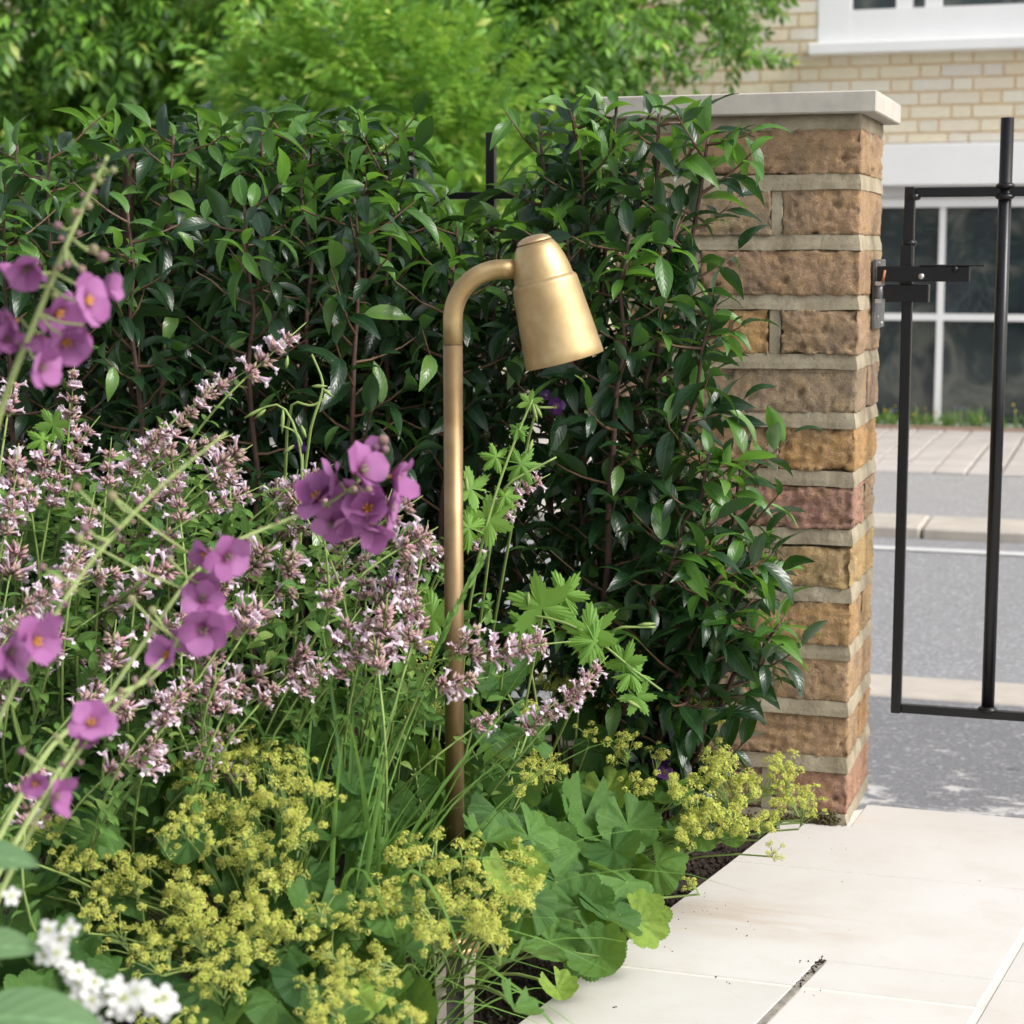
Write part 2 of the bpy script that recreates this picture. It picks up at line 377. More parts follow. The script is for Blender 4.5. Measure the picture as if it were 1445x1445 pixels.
def thing(name, label, cat, loc, group=None):
    o = bpy.data.objects.new(name, None); COL.objects.link(o); o.location = loc
    o.empty_display_size = .02
    o['label'] = label; o['category'] = cat
    if group: o['group'] = group
    return o
def world_of(o):
    m = o.matrix_basis.copy()
    if o.parent: m = world_of(o.parent) @ m
    return m
def part(name, me, parent=None, M4=None, label=None, kind=None, color=None):
    o = bpy.data.objects.new(name, me); COL.objects.link(o)
    M4 = M4 if M4 is not None else Matrix.Identity(4)
    if parent:
        o.parent = parent; o.matrix_basis = world_of(parent).inverted() @ M4
    else: o.matrix_basis = M4
    if label: o['label'] = label
    if kind: o['kind'] = kind
    if color: o.color = (*color, 1)
    return o
def structure(name, me, label=None, M4=None):
    return part(name, me, None, M4, label, 'structure')

def box(a, b, bevel=0.0, mi=0):
    """bevelled box as MA; a,b opposite corners"""
    m = MA(); (x0, y0, z0), (x1, y1, z1) = a, b
    if bevel <= 0:
        m.add([(x0, y0, z0), (x1, y0, z0), (x1, y1, z0), (x0, y1, z0), (x0, y0, z1), (x1, y0, z1), (x1, y1, z1), (x0, y1, z1)],
              [(0, 3, 2, 1), (4, 5, 6, 7), (0, 1, 5, 4), (1, 2, 6, 5), (2, 3, 7, 6), (3, 0, 4, 7)], mi=mi); return m
    c = bevel; V = []; ids = {}
    for i, X in enumerate((x0, x1)):
        for j, Y in enumerate((y0, y1)):
            for k, Z in enumerate((z0, z1)):
                sx, sy, sz = (c, -c)[i], (c, -c)[j], (c, -c)[k]
                for ax, v in enumerate(((X, Y + sy, Z + sz), (X + sx, Y, Z + sz), (X + sx, Y + sy, Z))):
                    ids[(i, j, k, ax)] = len(V); V.append(v)
    F = []
    for i in (0, 1):
        f = [ids[(i, 0, 0, 0)], ids[(i, 1, 0, 0)], ids[(i, 1, 1, 0)], ids[(i, 0, 1, 0)]]; F.append(f if i else f[::-1])
        f = [ids[(0, i, 0, 1)], ids[(1, i, 0, 1)], ids[(1, i, 1, 1)], ids[(0, i, 1, 1)]]; F.append(f[::-1] if i else f)
        f = [ids[(0, 0, i, 2)], ids[(1, 0, i, 2)], ids[(1, 1, i, 2)], ids[(0, 1, i, 2)]]; F.append(f if i else f[::-1])
    for j in (0, 1):
        for k in (0, 1):
            f = [ids[(0, j, k, 1)], ids[(1, j, k, 1)], ids[(1, j, k, 2)], ids[(0, j, k, 2)]]; F.append(f if (j ^ k) else f[::-1])
            f = [ids[(j, 0, k, 0)], ids[(j, 1, k, 0)], ids[(j, 1, k, 2)], ids[(j, 0, k, 2)]]; F.append(f[::-1] if (j ^ k) else f)
            f = [ids[(j, k, 0, 0)], ids[(j, k, 1, 0)], ids[(j, k, 1, 1)], ids[(j, k, 0, 1)]]; F.append(f if (j ^ k) else f[::-1])
    for i in (0, 1):
        for j in (0, 1):
            for k in (0, 1):
                f = [ids[(i, j, k, 0)], ids[(i, j, k, 1)], ids[(i, j, k, 2)]]; F.append(f if (i ^ j ^ k) else f[::-1])
    m.add(V, F, mi=mi); return m
def tube(pts, rad, n=6, mi=0, cap=True):
    m = MA(); pts = [Vector(p) for p in pts]; N = len(pts)
    if isinstance(rad, (int, float)): rad = [rad] * N
    V, F, U = [], [], []; ref = None
    for i, p in enumerate(pts):
        t = (pts[min(i + 1, N - 1)] - pts[max(i - 1, 0)]).normalized()
        if ref is None: ref = Vector((1, 0, 0)) if abs(t.x) < .8 else Vector((0, 1, 0))
        a = (ref - t * ref.dot(t)).normalized(); ref = a; b = t.cross(a)
        for k in range(n):
            q = 2 * math.pi * k / n; V.append(p + (a * math.cos(q) + b * math.sin(q)) * rad[i]); U.append((i / (N - 1), k / n))
    for i in range(N - 1):
        for k in range(n):
            k2 = (k + 1) % n; F.append((i * n + k, i * n + k2, (i + 1) * n + k2, (i + 1) * n + k))
    if cap: F.append(tuple(range(n))[::-1]); F.append(tuple((N - 1) * n + k for k in range(n)))
    m.add(V, F, U, mi); return m
def lathe(prof, n=32, mi=0, close=False):
    m = MA(); V, F, U = [], [], []
    for i, (r, z) in enumerate(prof):
        for k in range(n):
            q = 2 * math.pi * k / n; V.append((max(r, 1e-5) * math.cos(q), max(r, 1e-5) * math.sin(q), z)); U.append((i / len(prof), k / n))
    for i in range(len(prof) - 1):
        for k in range(n):
            k2 = (k + 1) % n; F.append((i * n + k, i * n + k2, (i + 1) * n + k2, (i + 1) * n + k))
    m.add(V, F, U, mi); return m
def curve(p0, p1, bend=None, n=8, wob=0.0, r=rng):
    """smooth path from p0 to p1 that leaves p0 towards bend"""
    p0, p1 = Vector(p0), Vector(p1)
    c = (p0 + p1) / 2 + (Vector(bend) if bend else Vector())
    out = []
    for i in range(n + 1):
        t = i / n; p = p0 * (1 - t) ** 2 + c * 2 * t * (1 - t) + p1 * t * t
        if wob and 0 < i < n: p = p + Vector((r.gauss(0, wob), r.gauss(0, wob), r.gauss(0, wob)))
        out.append(p)
    return out
def pt_on(path, t):
    f = t * (len(path) - 1); i = min(int(f), len(path) - 2); a = f - i
    return path[i].lerp(path[i + 1], a), (path[i + 1] - path[i]).normalized()
def frame(p, d, nrm, s=1.0, roll=0.0):
    """matrix: local +Y along d, local +Z near nrm"""
    d = Vector(d).normalized(); z = Vector(nrm); z = z - d * z.dot(d)
    if z.length < 1e-4: z = d.orthogonal()
    z.normalize()
    if roll: z = Matrix.Rotation(roll, 3, d) @ z
    x = d.cross(z)
    m = Matrix(((x.x * s, d.x * s, z.x * s, p[0]), (x.y * s, d.y * s, z.y * s, p[1]), (x.z * s, d.z * s, z.z * s, p[2]), (0, 0, 0, 1)))
    return m
def rvec(r=rng, flat=1.0):
    while True:
        v = Vector((r.uniform(-1, 1), r.uniform(-1, 1), r.uniform(-1, 1) * flat))
        if .05 < v.length < 1: return v.normalized()

def leaf(L=1, Wd=.36, nl=6, nw=4, fold=.25, droop=.3, peak=.42, wave=0.0, tipw=.9, seed=0, twist=0, stalk=0.0):
    """leaf blade along +Y, face up +Z"""
    r = random.Random(seed); V, F, U = [], [], []; ph = r.uniform(0, 6)
    for i in range(nl + 1):
        t = i / nl
        a = t / peak if t < peak else 1 - (t - peak) / (1 - peak)
        w = Wd / 2 * (math.sin(a * math.pi / 2) ** (.75 if t < peak else tipw)) if 0 < t < 1 else Wd * .012
        y = L * (t - .18 * droop * t ** 2.2); zc = -L * droop * .55 * t ** 2 + L * droop * .16 * t
        tw = twist * t
        for j in range(nw + 1):
            s = (j / nw - .5) * 2; x = s * w; z = abs(s) * w * fold + wave * L * math.sin(t * 9 + ph + (2 if s > 0 else 0)) * abs(s) * .5
            V.append((x * math.cos(tw) - z * math.sin(tw), y, zc + z * math.cos(tw) + x * math.sin(tw))); U.append((t, j / nw))
    for i in range(nl):
        for j in range(nw):
            q = i * (nw + 1) + j; F.append((q, q + 1, q + nw + 2, q + nw + 1))
    m = MA(); m.add(V, F, U); return m
def polar_leaf(rf, nang=72, nr=4, pleat=.05, npl=9, cup=.1, gap=.25, droop=.0, seed=0, wave=.03):
    """round or lobed leaf, stalk joins at the centre, notch towards -Y"""
    r = random.Random(seed); V, F, U = [(0, 0, 0)], [], [(0, .5)]; p1, p2 = r.uniform(0, 6), r.uniform(0, 6)
    for k in range(nang + 1):
        a = -math.pi + gap + (2 * math.pi - 2 * gap) * k / nang; R0 = rf(a)
        for i in range(1, nr + 1):
            q = i / nr; rr = R0 * q
            ang = a + math.pi / 2
            z = cup * q ** 1.6 * R0 + pleat * math.cos(a * npl) * q * R0 + wave * math.sin(2 * a + p1) * q * q + wave * .7 * math.sin(3 * a + p2) * q * q - droop * q * q
            V.append((rr * math.cos(ang), rr * math.sin(ang), z)); U.append((q, .5 + .5 * math.sin(a * npl / 2)))
    for k in range(nang):
        b0 = 1 + k * nr; b1 = b0 + nr
        F.append((0, b0, b1))
        for i in range(nr - 1): F.append((b0 + i, b0 + i + 1, b1 + i + 1, b1 + i))
    m = MA(); m.add(V, F, U); return m

def scatter(parent, name, tpls, meshes, mats, places, limit=300, lbl=None):
    """largest-looking copies become parts, the rest one joined part"""
    def key(pm):
        x, y, d = proj(pm[1].translation)
        off = 0 if (-30 < x < 1475 and -30 < y < 1475) else 5
        return d - pm[1].to_scale().x * .5 + off
    pl = sorted(places, key=key)
    for k, m in pl[:limit]: part(name, meshes[k], parent, m)
    rest = pl[limit:]
    if rest:
        iv = world_of(parent).inverted()
        me = joined(name + '_mass', tpls, [(k, iv @ m) for k, m in rest], mats)
        part(name + '_mass', me, parent, world_of(parent), kind='stuff')
def extr(poly, z0, z1, bev=.0015):
    """flat slab with the given outline"""
    m = MA(); n = len(poly); c = sum((Vector(p) for p in poly), Vector((0, 0))) / n
    P = [Vector(p) for p in poly]; ins = []
    for i in range(n):
        a, b, d = P[i - 1], P[i], P[(i + 1) % n]
        e1 = (b - a).normalized(); e2 = (d - b).normalized(); n1 = Vector((-e1.y, e1.x)); n2 = Vector((-e2.y, e2.x))
        v = n1 + n2; v = v / max(.3, v.dot(n1)); ins.append(b + v * bev)
    V = [(p.x, p.y, z0) for p in P] + [(p.x, p.y, z1 - bev) for p in P] + [(p.x, p.y, z1) for p in ins]
    F = [tuple(range(2 * n, 3 * n)), tuple(range(n))[::-1]]
    for i in range(n):
        j = (i + 1) % n; F += [(i, j, n + j, n + i), (n + i, n + j, 2 * n + j, 2 * n + i)]
    m.add(V, F); return m

# ================================================================== SETTING
SZ = -.25                                        # street level
def flat(x0, x1, y0, y1, z): 
    m = MA(); m.add([(x0, y0, z), (x1, y0, z), (x1, y1, z), (x0, y1, z)], [(0, 1, 2, 3)]); return m
structure('ground', build(flat(-900, 900, -900, 900, SZ - .16), 'ground', M['asph_far']))
structure('pavement', build(box((-14, 2.62, SZ - .15), (14, 4.20, SZ)), 'pavement', M['asph_worn'], False))
structure('road', build(box((-40, 4.43, SZ - .15), (40, 6.72, SZ - .012)), 'road', M['asph'], False))
structure('road_line', build(flat(-14, 14, 6.42, 6.50, SZ - .008), 'road_line', M['roadpaint']))
structure('far_footway', build(box((-14, 7.06, SZ - .15), (14, 8.66, SZ)), 'far_footway', M['asph_far'], False))
ks = structure('near_kerb', build(box((-14, 4.203, SZ - .15), (14, 4.427, SZ - .03)), 'near_kerb', M['pjoint'], False))
kf = structure('far_kerb', build(box((-14, 6.723, SZ - .15), (14, 7.057, SZ - .03)), 'far_kerb', M['pjoint'], False))
for k in range(14):
    x = -8.0 + k * .915
    dz = rng.uniform(-.002, .002)
    part('kerb_stone', build(box((x, 4.205, SZ - .14), (x + .907, 4.425, SZ + .004 + dz), .008), 'kerb_stone', M['kerb'], False), ks)
    part('kerb_stone', build(box((x, 6.725, SZ - .14), (x + .907, 7.055, SZ + .03 + dz), .008), 'kerb_stone', M['kerb'], False), kf)
dv = structure('paved_forecourt', build(box((-14, 8.663, SZ - .15), (14, 10.82, SZ - .01)), 'paved_forecourt', M['pjoint'], False))
pm_ = [build(box((0, 0, 0), (.135, w, .02), .004), 'paver', M['paver'], False) for w in (.53, .53)]
for i in range(46):
    for j in range(4):
        x = -5.54 + i * .147
        part('paver', pm_[0], dv, Matrix.Translation((x, 8.67 + j * .54, SZ - .012 + rng.uniform(-.002, .002))))
eb = structure('brick_edging', build(box((-14, 10.823, SZ - .15), (14, 10.90, SZ + .02)), 'brick_edging', M['redge'], False))

# soil bed: a lumpy sheet
def soil_sheet():
    m = MA(); V, F = [], []; nx, ny = 150, 120
    x0, x1, y0, y1 = -1.9, .0, .55, 2.56
    a = Vector(gz(729, 1445)[:2]); b = Vector(gz(1059, 1194)[:2])
    for j in range(ny + 1):
        for i in range(nx + 1):
            y = y0 + (y1 - y0) * j / ny
            xe = a.x + (b.x - a.x) * (y - a.y) / (b.y - a.y)
            xe = min(xe, -.31) if y > 2.3 else xe
            x = x0 + (xe - .001 - x0) * (i / nx)
            z = -.022 + .012 * noise.noise(Vector((x * 22, y * 22, 0))) + .008 * noise.noise(Vector((x * 70, y * 70, 3)))
            if i == nx: z = -.03
            V.append((x, y, z))
    for j in range(ny):
        for i in range(nx):
            q = j * (nx + 1) + i; F.append((q, q + 1, q + nx + 2, q + nx + 1))
    m.add(V, F); return m
structure('soil_bed', build(soil_sheet(), 'soil_bed', M['soil']))
cl = []
ct = []
for s in range(5):
    r = random.Random(s); t = MA(); V = []
    import itertools
    for (x, y, z) in [(0, 0, 1), (1, 0, 0), (0, 1, 0), (-1, 0, 0), (0, -1, 0), (0, 0, -1), (.7, .7, .3), (-.7, .6, .2), (.6, -.7, -.2), (-.6, -.6, .4)][:6]:
        V.append((x * r.uniform(.6, 1.3), y * r.uniform(.6, 1.3), z * r.uniform(.4, .9)))
    t.add(V, [(0, 1, 2), (0, 2, 3), (0, 3, 4), (0, 4, 1), (5, 2, 1), (5, 3, 2), (5, 4, 3), (5, 1, 4)]); ct.append(t)
a2, b2 = gz(729, 1445), gz(1059, 1194)
for k in range(4200):
    t = rng.uniform(-.25, 1.18); p = a2.lerp(b2, t); p = p + Vector((-abs(rng.gauss(0, .09)) - .004, rng.gauss(0, .01), 0))
    s = rng.uniform(.0012, .0042) * (1.8 if rng.random() < .06 else 1)
    cl.append((rng.randrange(5), Matrix.LocRotScale(Vector((p.x, p.y, -.024 + rng.uniform(0, .008))), rvec().to_track_quat('Z', 'Y'), Vector((s, s, s)))))
structure('soil_crumbs', joined('soil_crumbs', ct, cl, [M['soil']]))['kind'] = 'stuff'
sp = []
for (x, y, n, sc) in [(884, 1352, 3, .0022), (838, 1363, 2, .002), (1047, 1312, 3, .0014), (1060, 1310, 2, .001), (1030, 1385, 3, .0013), (870, 1424, 2, .0012), (960, 1300, 4, .001), (1126, 1356, 3, .0014), (1175, 1231, 2, .0012), (1123, 1180, 5, .001), (1145, 1397, 3, .001), (950, 1345, 3, .001), (1000, 1280, 9, .0009), (905, 1330, 8, .001), (1190, 1200, 4, .0008)]:
    for k in range(n):
        p = gz(x + rng.gauss(0, 9), y + rng.gauss(0, 6)); s = sc * rng.uniform(.6, 1.3)
        sp.append((rng.randrange(5), Matrix.LocRotScale(Vector((p.x, p.y, s * .3)), rvec().to_track_quat('Z', 'Y'), Vector((s, s, s * .7)))))
structure('spilled_soil_specks', joined('spilled_soil_specks', ct, sp, [M['soil']]))['kind'] = 'stuff'

# paving slabs, joints as in the photograph
def edge_x(y):  # the edge of the bed
    return a2.x + (b2.x - a2.x) * (y - a2.y) / (b2.y - a2.y)
pv = structure('paved_path', build(MA(), 'paved_path', M['grout']) if False else build(extr([(edge_x(-.4) + .004, -.4), (1.6, -.4), (1.6, 2.476), (-.305, 2.476), (edge_x(2.376) + .003, 2.37)], -.12, -.0014), 'paved_path', M['grout'], False))
Y0, Y1, Y2, Y3 = 2.480, 2.191, 1.899, 1.820
def j1x(y): return -.280 + (y - 1.903) * (.031 / .188)
def j2x(y): return -.087 + (y - 2.042) * (.034 / .265)
g_ = .0036; hair = .0007
def slab(poly, name='slab'):
    part(name, build(extr(poly, -.03, rng.uniform(-.0003, .0003), .0012), name, M['slab'], False), pv)
cornx = -.325
slab([(edge_x(Y1 + hair) + .0, Y1 + hair), (.45, Y1 + hair), (.45, Y0), (cornx + .012, Y0), (cornx + .006, 2.377), (edge_x(2.372), 2.372)])
slab([(.452, Y1 + hair), (1.6, Y1 + hair), (1.6, Y0), (.452, Y0)])
slab([(edge_x(Y3 + g_), Y3 + g_), (j1x(Y3) - .004, Y3 + g_), (j1x(Y2) - .004, Y2 + .001), (j1x(Y2) + .006, Y2 + hair), (j2x(Y2) - g_, Y2 + hair), (j2x(Y1) - g_, Y1 - hair), (edge_x(Y1), Y1 - hair)])
slab([(j1x(Y3) + .0045, Y3 + g_), (j2x(Y3) - g_, Y3 + g_), (j2x(Y2) - g_, Y2 - hair), (j1x(Y2) + .0045, Y2 - hair)])
slab([(j2x(Y2) + g_, Y2 + hair), (.45, Y2 + hair), (.45, Y1 - hair), (j2x(Y1) + g_, Y1 - hair)])
slab([(j2x(1.45) + g_, 1.45), (.3, 1.45), (.3, Y2 - hair), (j2x(Y2) + g_, Y2 - hair)])
slab([(.302, 1.45), (1.6, 1.45), (1.6, Y2 - hair), (.302, Y2 - hair)])
slab([(.452, Y2 + hair), (1.6, Y2 + hair), (1.6, Y1 - hair), (.452, Y1 - hair)])
slab([(j1x(1.45) + .0045, 1.45), (j2x(1.45) - g_, 1.45), (j2x(Y3) - g_, Y3 - g_), (j1x(Y3) + .0045, Y3 - g_)])
slab([(edge_x(1.45), 1.45), (j1x(1.45) - .0045, 1.45), (j1x(Y3) - .0045, Y3 - g_), (edge_x(Y3), Y3 - g_)])
for (ya, yb) in ((1.0, 1.447), (.5, .997), (0, .497)):
    for k in range(5):
        xa = edge_x(ya) if k == 0 else -.3 + k * .4 + (.15 if ya == .5 else 0)
        xb = -.3 + (k + 1) * .4 + (.15 if ya == .5 else 0) - .004
        slab([(xa, ya), (xb, ya), (xb, yb), (edge_x(yb) if k == 0 else xa, yb)])
jm = MA()
jm.ma(extr([(j1x(1.4) - .0042, 1.4), (j1x(1.4) + .0042, 1.4), (j1x(Y2) + .0042, Y2 - .001), (j1x(Y2) - .0038, Y2 - .001)], -.02, -.0005, .0003))
part('open_joint', build(jm, 'open_joint', M['joint'], False), pv)
# crumbs of broken mortar in the open joint
cj = []
for k in range(60):
    y = 1.86 + rng.gauss(0, .022) if k < 34 else Y2 - .006 + rng.gauss(0, .004)
    cj.append((rng.randrange(5), Matrix.LocRotScale(Vector((j1x(y) + rng.uniform(-.004, .004), y, .0002)), rvec().to_track_quat('Z', 'Y'), Vector((.0016, .0016, .0013)) * rng.uniform(.5, 1.3))))
part('joint_debris', joined('joint_debris', ct, cj, [M['soil']]), pv, kind='stuff')

# ================================================================== HOUSE ACROSS THE STREET
HY = 11.0
def hp(px, py): p = on_y(px, py, HY); return p.x, p.z
house = thing('house', 'pale yellow brick house with white painted windows across the street', 'house', (-1, HY, SZ))
ux0 = hp(1155, 40)[0]; uzs = hp(1300, 63)[1]; ux1 = ux0 + 2.0; uz1 = uzs + 1.45
lx0 = hp(1175, 400)[0]; lx1 = lx0 + 2.45
lz_top = hp(1350, 203)[1]; lz_l = hp(1350, 262)[1]; lz_g = hp(1350, 292)[1]; lz_h = hp(1350, 448)[1]; lz_b = hp(1350, 606)[1]
wx0, wx1, wz0, wz1 = hp(40, 300)[0], hp(430, 300)[0], .35, 1.75
HX0, HX1, HZ1 = -11.0, 4.0, 5.2
openings = [(ux0, ux1, uzs - .02, uz1), (lx0, lx1, SZ, lz_top + .01), (wx0, wx1, wz0, wz1)]
def wall_with_holes():
    m = MA(); xs = sorted({HX0, HX1, *[o[0] for o in openings], *[o[1] for o in openings]}); zs = sorted({SZ - .1, HZ1, *[o[2] for o in openings], *[o[3] for o in openings]})
    for i in range(len(xs) - 1):
        for j in range(len(zs) - 1):
            cx, cz = (xs[i] + xs[i + 1]) / 2, (zs[j] + zs[j + 1]) / 2
            if any(o[0] < cx < o[1] and o[2] < cz < o[3] for o in openings): continue
            m.ma(box((xs[i], HY, zs[j]), (xs[i + 1], HY + .22, zs[j + 1])))
    m.ma(box((HX0, HY + .22, SZ - .1), (HX1, HY + 6, HZ1)))
    return m
part('wall', build(wall_with_holes(), 'wall', M['hmortar'], False), house)
rf = MA(); rf.add([(HX0 - .2, HY - .3, HZ1), (HX1 + .2, HY - .3, HZ1), (HX1 + .2, HY + 6.2, HZ1), (HX0 - .2, HY + 6.2, HZ1), (HX0 - .2, HY + 3, HZ1 + 2), (HX1 + .2, HY + 3, HZ1 + 2)],
       [(0, 1, 5, 4), (2, 3, 4, 5), (0, 4, 3), (1, 2, 5), (0, 3, 2, 1)])
part('roof', build(rf, 'roof', simple('grey_slate', (.12, .12, .13), .8, nscale=5), False), house)
def hbox(L):
    b = box((0, -.010, 0), (L, .0, .063), 0); return b
ht = [hbox(.213), hbox(.1)]
hm = [build(t, 'brick', M['hbrick'], False) for t in ht]
vis, hid = [], []
for j in range(70):
    z = SZ + .01 + j * .0745; x = HX0 + (.0 if j % 2 else -.168) + rng.uniform(-.02, .02); k = 0
    while x < HX1 - .22:
        L = .213 if k % 2 == 0 else .1
        c = (x + L / 2, z + .03); xa, xb, za, zb2 = x, x + L, z, z + .063; ok = True
        for o in openings:
            if xb <= o[0] or xa >= o[1] or zb2 <= o[2] or za >= o[3]: continue
            dx = min(xb - o[0], o[1] - xa); dz = min(zb2 - o[2], o[3] - za)
            if dx >= L - .02 and dz >= .05: ok = False; break
            if dx < dz or dz >= .05:
                if xb - o[0] == dx: xb = o[0]
                else: xa = o[1]
            elif zb2 - o[2] == dz: zb2 = o[2]
            else: za = o[3]
        if ok and xb - xa > .02:
            Mx = Matrix.Translation((xa, HY, za)) @ Matrix.Diagonal(((xb - xa) / L, 1, (zb2 - za) / .063, 1)); px, py, d = proj(Vector((c[0], HY, c[1])))
            (vis if (890 < px < 1480 and -25 < py < 300) else hid).append((k % 2, Mx))
        x += L + .0115; k += 1
vis.sort(key=lambda a: -proj(a[1].translation)[0])
for k, Mx in vis[:300]: part('brick', hm[k], house, Mx)
iv = world_of(house).inverted()
part('brick_mass', joined('brick_mass', ht, [(k, iv @ m) for k, m in hid + vis[300:]], [M['hbrick']]), house, world_of(house), kind='stuff')

def hwindow(name, x0, x1, z0, z1, cols, rows, fr=.07, mun=.028, depth=.05, sill=None, proud=0.0):
    f = MA(); y0, y1 = HY - proud, HY + depth + .04
    f.ma(box((x0, y0, z0), (x0 + fr, y1, z1))); f.ma(box((x1 - fr, y0, z0), (x1, y1, z1)))
    f.ma(box((x0 + fr, y0 + .002, z1 - fr), (x1 - fr, y1, z1))); f.ma(box((x0 + fr, y0 + .002, z0), (x1 - fr, y1, z0 + fr)))
    w = part(name, build(f, name, M['white'], False), house)
    for k, c in enumerate(cols): part('glazing_bar', build(box((c - mun / 2, y0 + .02, z0 + fr), (c + mun / 2, y1 - .02, z1 - fr)), 'glazing_bar', M['white'], False), w)
    xs = [x0 + fr] + list(cols) + [x1 - fr]; zs = [z0 + fr] + list(rows) + [z1 - fr]
    for i in range(len(xs) - 1):
        for j in range(len(zs) - 1):
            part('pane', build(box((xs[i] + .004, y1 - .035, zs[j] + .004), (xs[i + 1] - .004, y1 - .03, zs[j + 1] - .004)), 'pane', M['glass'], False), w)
    for c in rows:
        for i in range(len(xs) - 1):
            a = xs[i] + (mun / 2 if i else 0); b = xs[i + 1] - (mun / 2 if i < len(xs) - 2 else 0)
            part('glazing_bar', build(box((a, y0 + .022, c - mun * .55), (b, y1 - .02, c + mun * .55)), 'glazing_bar', M['white'], False), w)
    return w
# lower window, its deep white lintel and head board; the lintel's shade is put into the board's grey
gx = hp(1327, 400)[0]; st = .62
hwindow('window', lx0, lx1, lz_b - .02, lz_g + .05, [gx, gx + st, gx + 2 * st, ], [lz_h], fr=.05, mun=.034)
part('lintel', build(box((lx0 - .1, HY - .09, lz_l), (lx1 + .1, HY + .1, lz_top), .006), 'lintel', M['white'], False), house)
part('head_board', build(box((lx0 - .02, HY - .02, lz_g + .052), (lx1 + .02, HY + .1, lz_l - .002)), 'head_board', M['shadedpaint'], False), house)
# upper window: white frame, sill, dark panes
w = hwindow('window', ux0, ux1, uzs + .02, uz1, [hp(1276, 5)[0], hp(1317, 5)[0], hp(1317, 5)[0] + .75], [uzs + .9], fr=.18, mun=.09, proud=.015)
b0, b1 = hp(1143, 52), hp(1600, 52)
part('window_sill', build(box((ux0 - .04, HY - .11, uzs - .045), (ux1 + .04, HY + .02, uzs + .018), .006), 'window_sill', M['white'], False), house)
hwindow('window', wx0, wx1, wz0, wz1, [(wx0 + wx1) / 2], [1.1], fr=.06)  # unseen window added behind the wisteria so the leaf gaps read dark

# wild flowers and grass along the foot of the house
gt = MA(); gtp = [leaf(.13, .012, 4, 2, .3, .5, seed=s) for s in range(4)]
gl = []
for k in range(1700):
    x = rng.uniform(-3.6, 2.0); h = rng.uniform(.4, 1.1) * (1 + .5 * noise.noise(Vector((x * 4, 0, 0))))
    gl.append((rng.randrange(4), frame(Vector((x, rng.uniform(10.905, 10.985), SZ)), Vector((rng.gauss(0, .35), rng.gauss(-.15, .3), 1)), rvec(), h)))
structure('verge_grass', joined('verge_grass', gtp, gl, [M['blade']]))['kind'] = 'stuff'
pw = petalmat('yellow_street_petal', (.75, .48, .03), (.8, .6, .05), (.6, .3, .02)); pbl = petalmat('blue_street_petal', (.15, .12, .4), (.2, .18, .5), (.1, .1, .3))
def daisy(n=8, L=.012, w=.7):
    m = MA()
    for k in range(n): m.ma(leaf(L, L * w, 3, 2, .1, .2), Matrix.Rotation(k * 2 * math.pi / n, 4, 'Z') @ Matrix.Rotation(.25, 4, 'X'))
    return m
dmy, dmb = build(daisy(), 'flower', pw), build(daisy(5), 'flower', pbl)
for i, (px, py, c) in enumerate([(1256, 577, 0), (1262, 585, 1), (1294, 575, 0), (1345, 582, 1), (1356, 580, 1), (1433, 577, 0), (1409, 584, 1), (1318, 588, 0)]):
    top = on_y(px, py, 10.9); t = thing('wildflower', ['yellow wildflower by the house, beside the pillar edge', 'blue wildflower by the house, nearest the brick pillar', 'tall yellow wildflower seen just right of the gate stile', 'left one of two blue wildflowers between the gate bars', 'right one of two blue wildflowers between the gate bars', 'yellow wildflower by the house, right of the round gate bar', 'blue wildflower just right of the round gate bar', 'low yellow wildflower in the middle between two gate bars'][i], 'flower', (top.x, 10.9, SZ), 'wildflowers along the house')
    part('stem', build(tube([(top.x, 10.9, SZ), tuple(top)], .003, 4), 'stem', M['stem']), t)
    for k in range(3): part('flower', dmy if c == 0 else dmb, t, frame(top + Vector((rng.gauss(0, .02), 0, rng.gauss(0, .02))), rvec(), Vector((0, -1, .6)), .6))

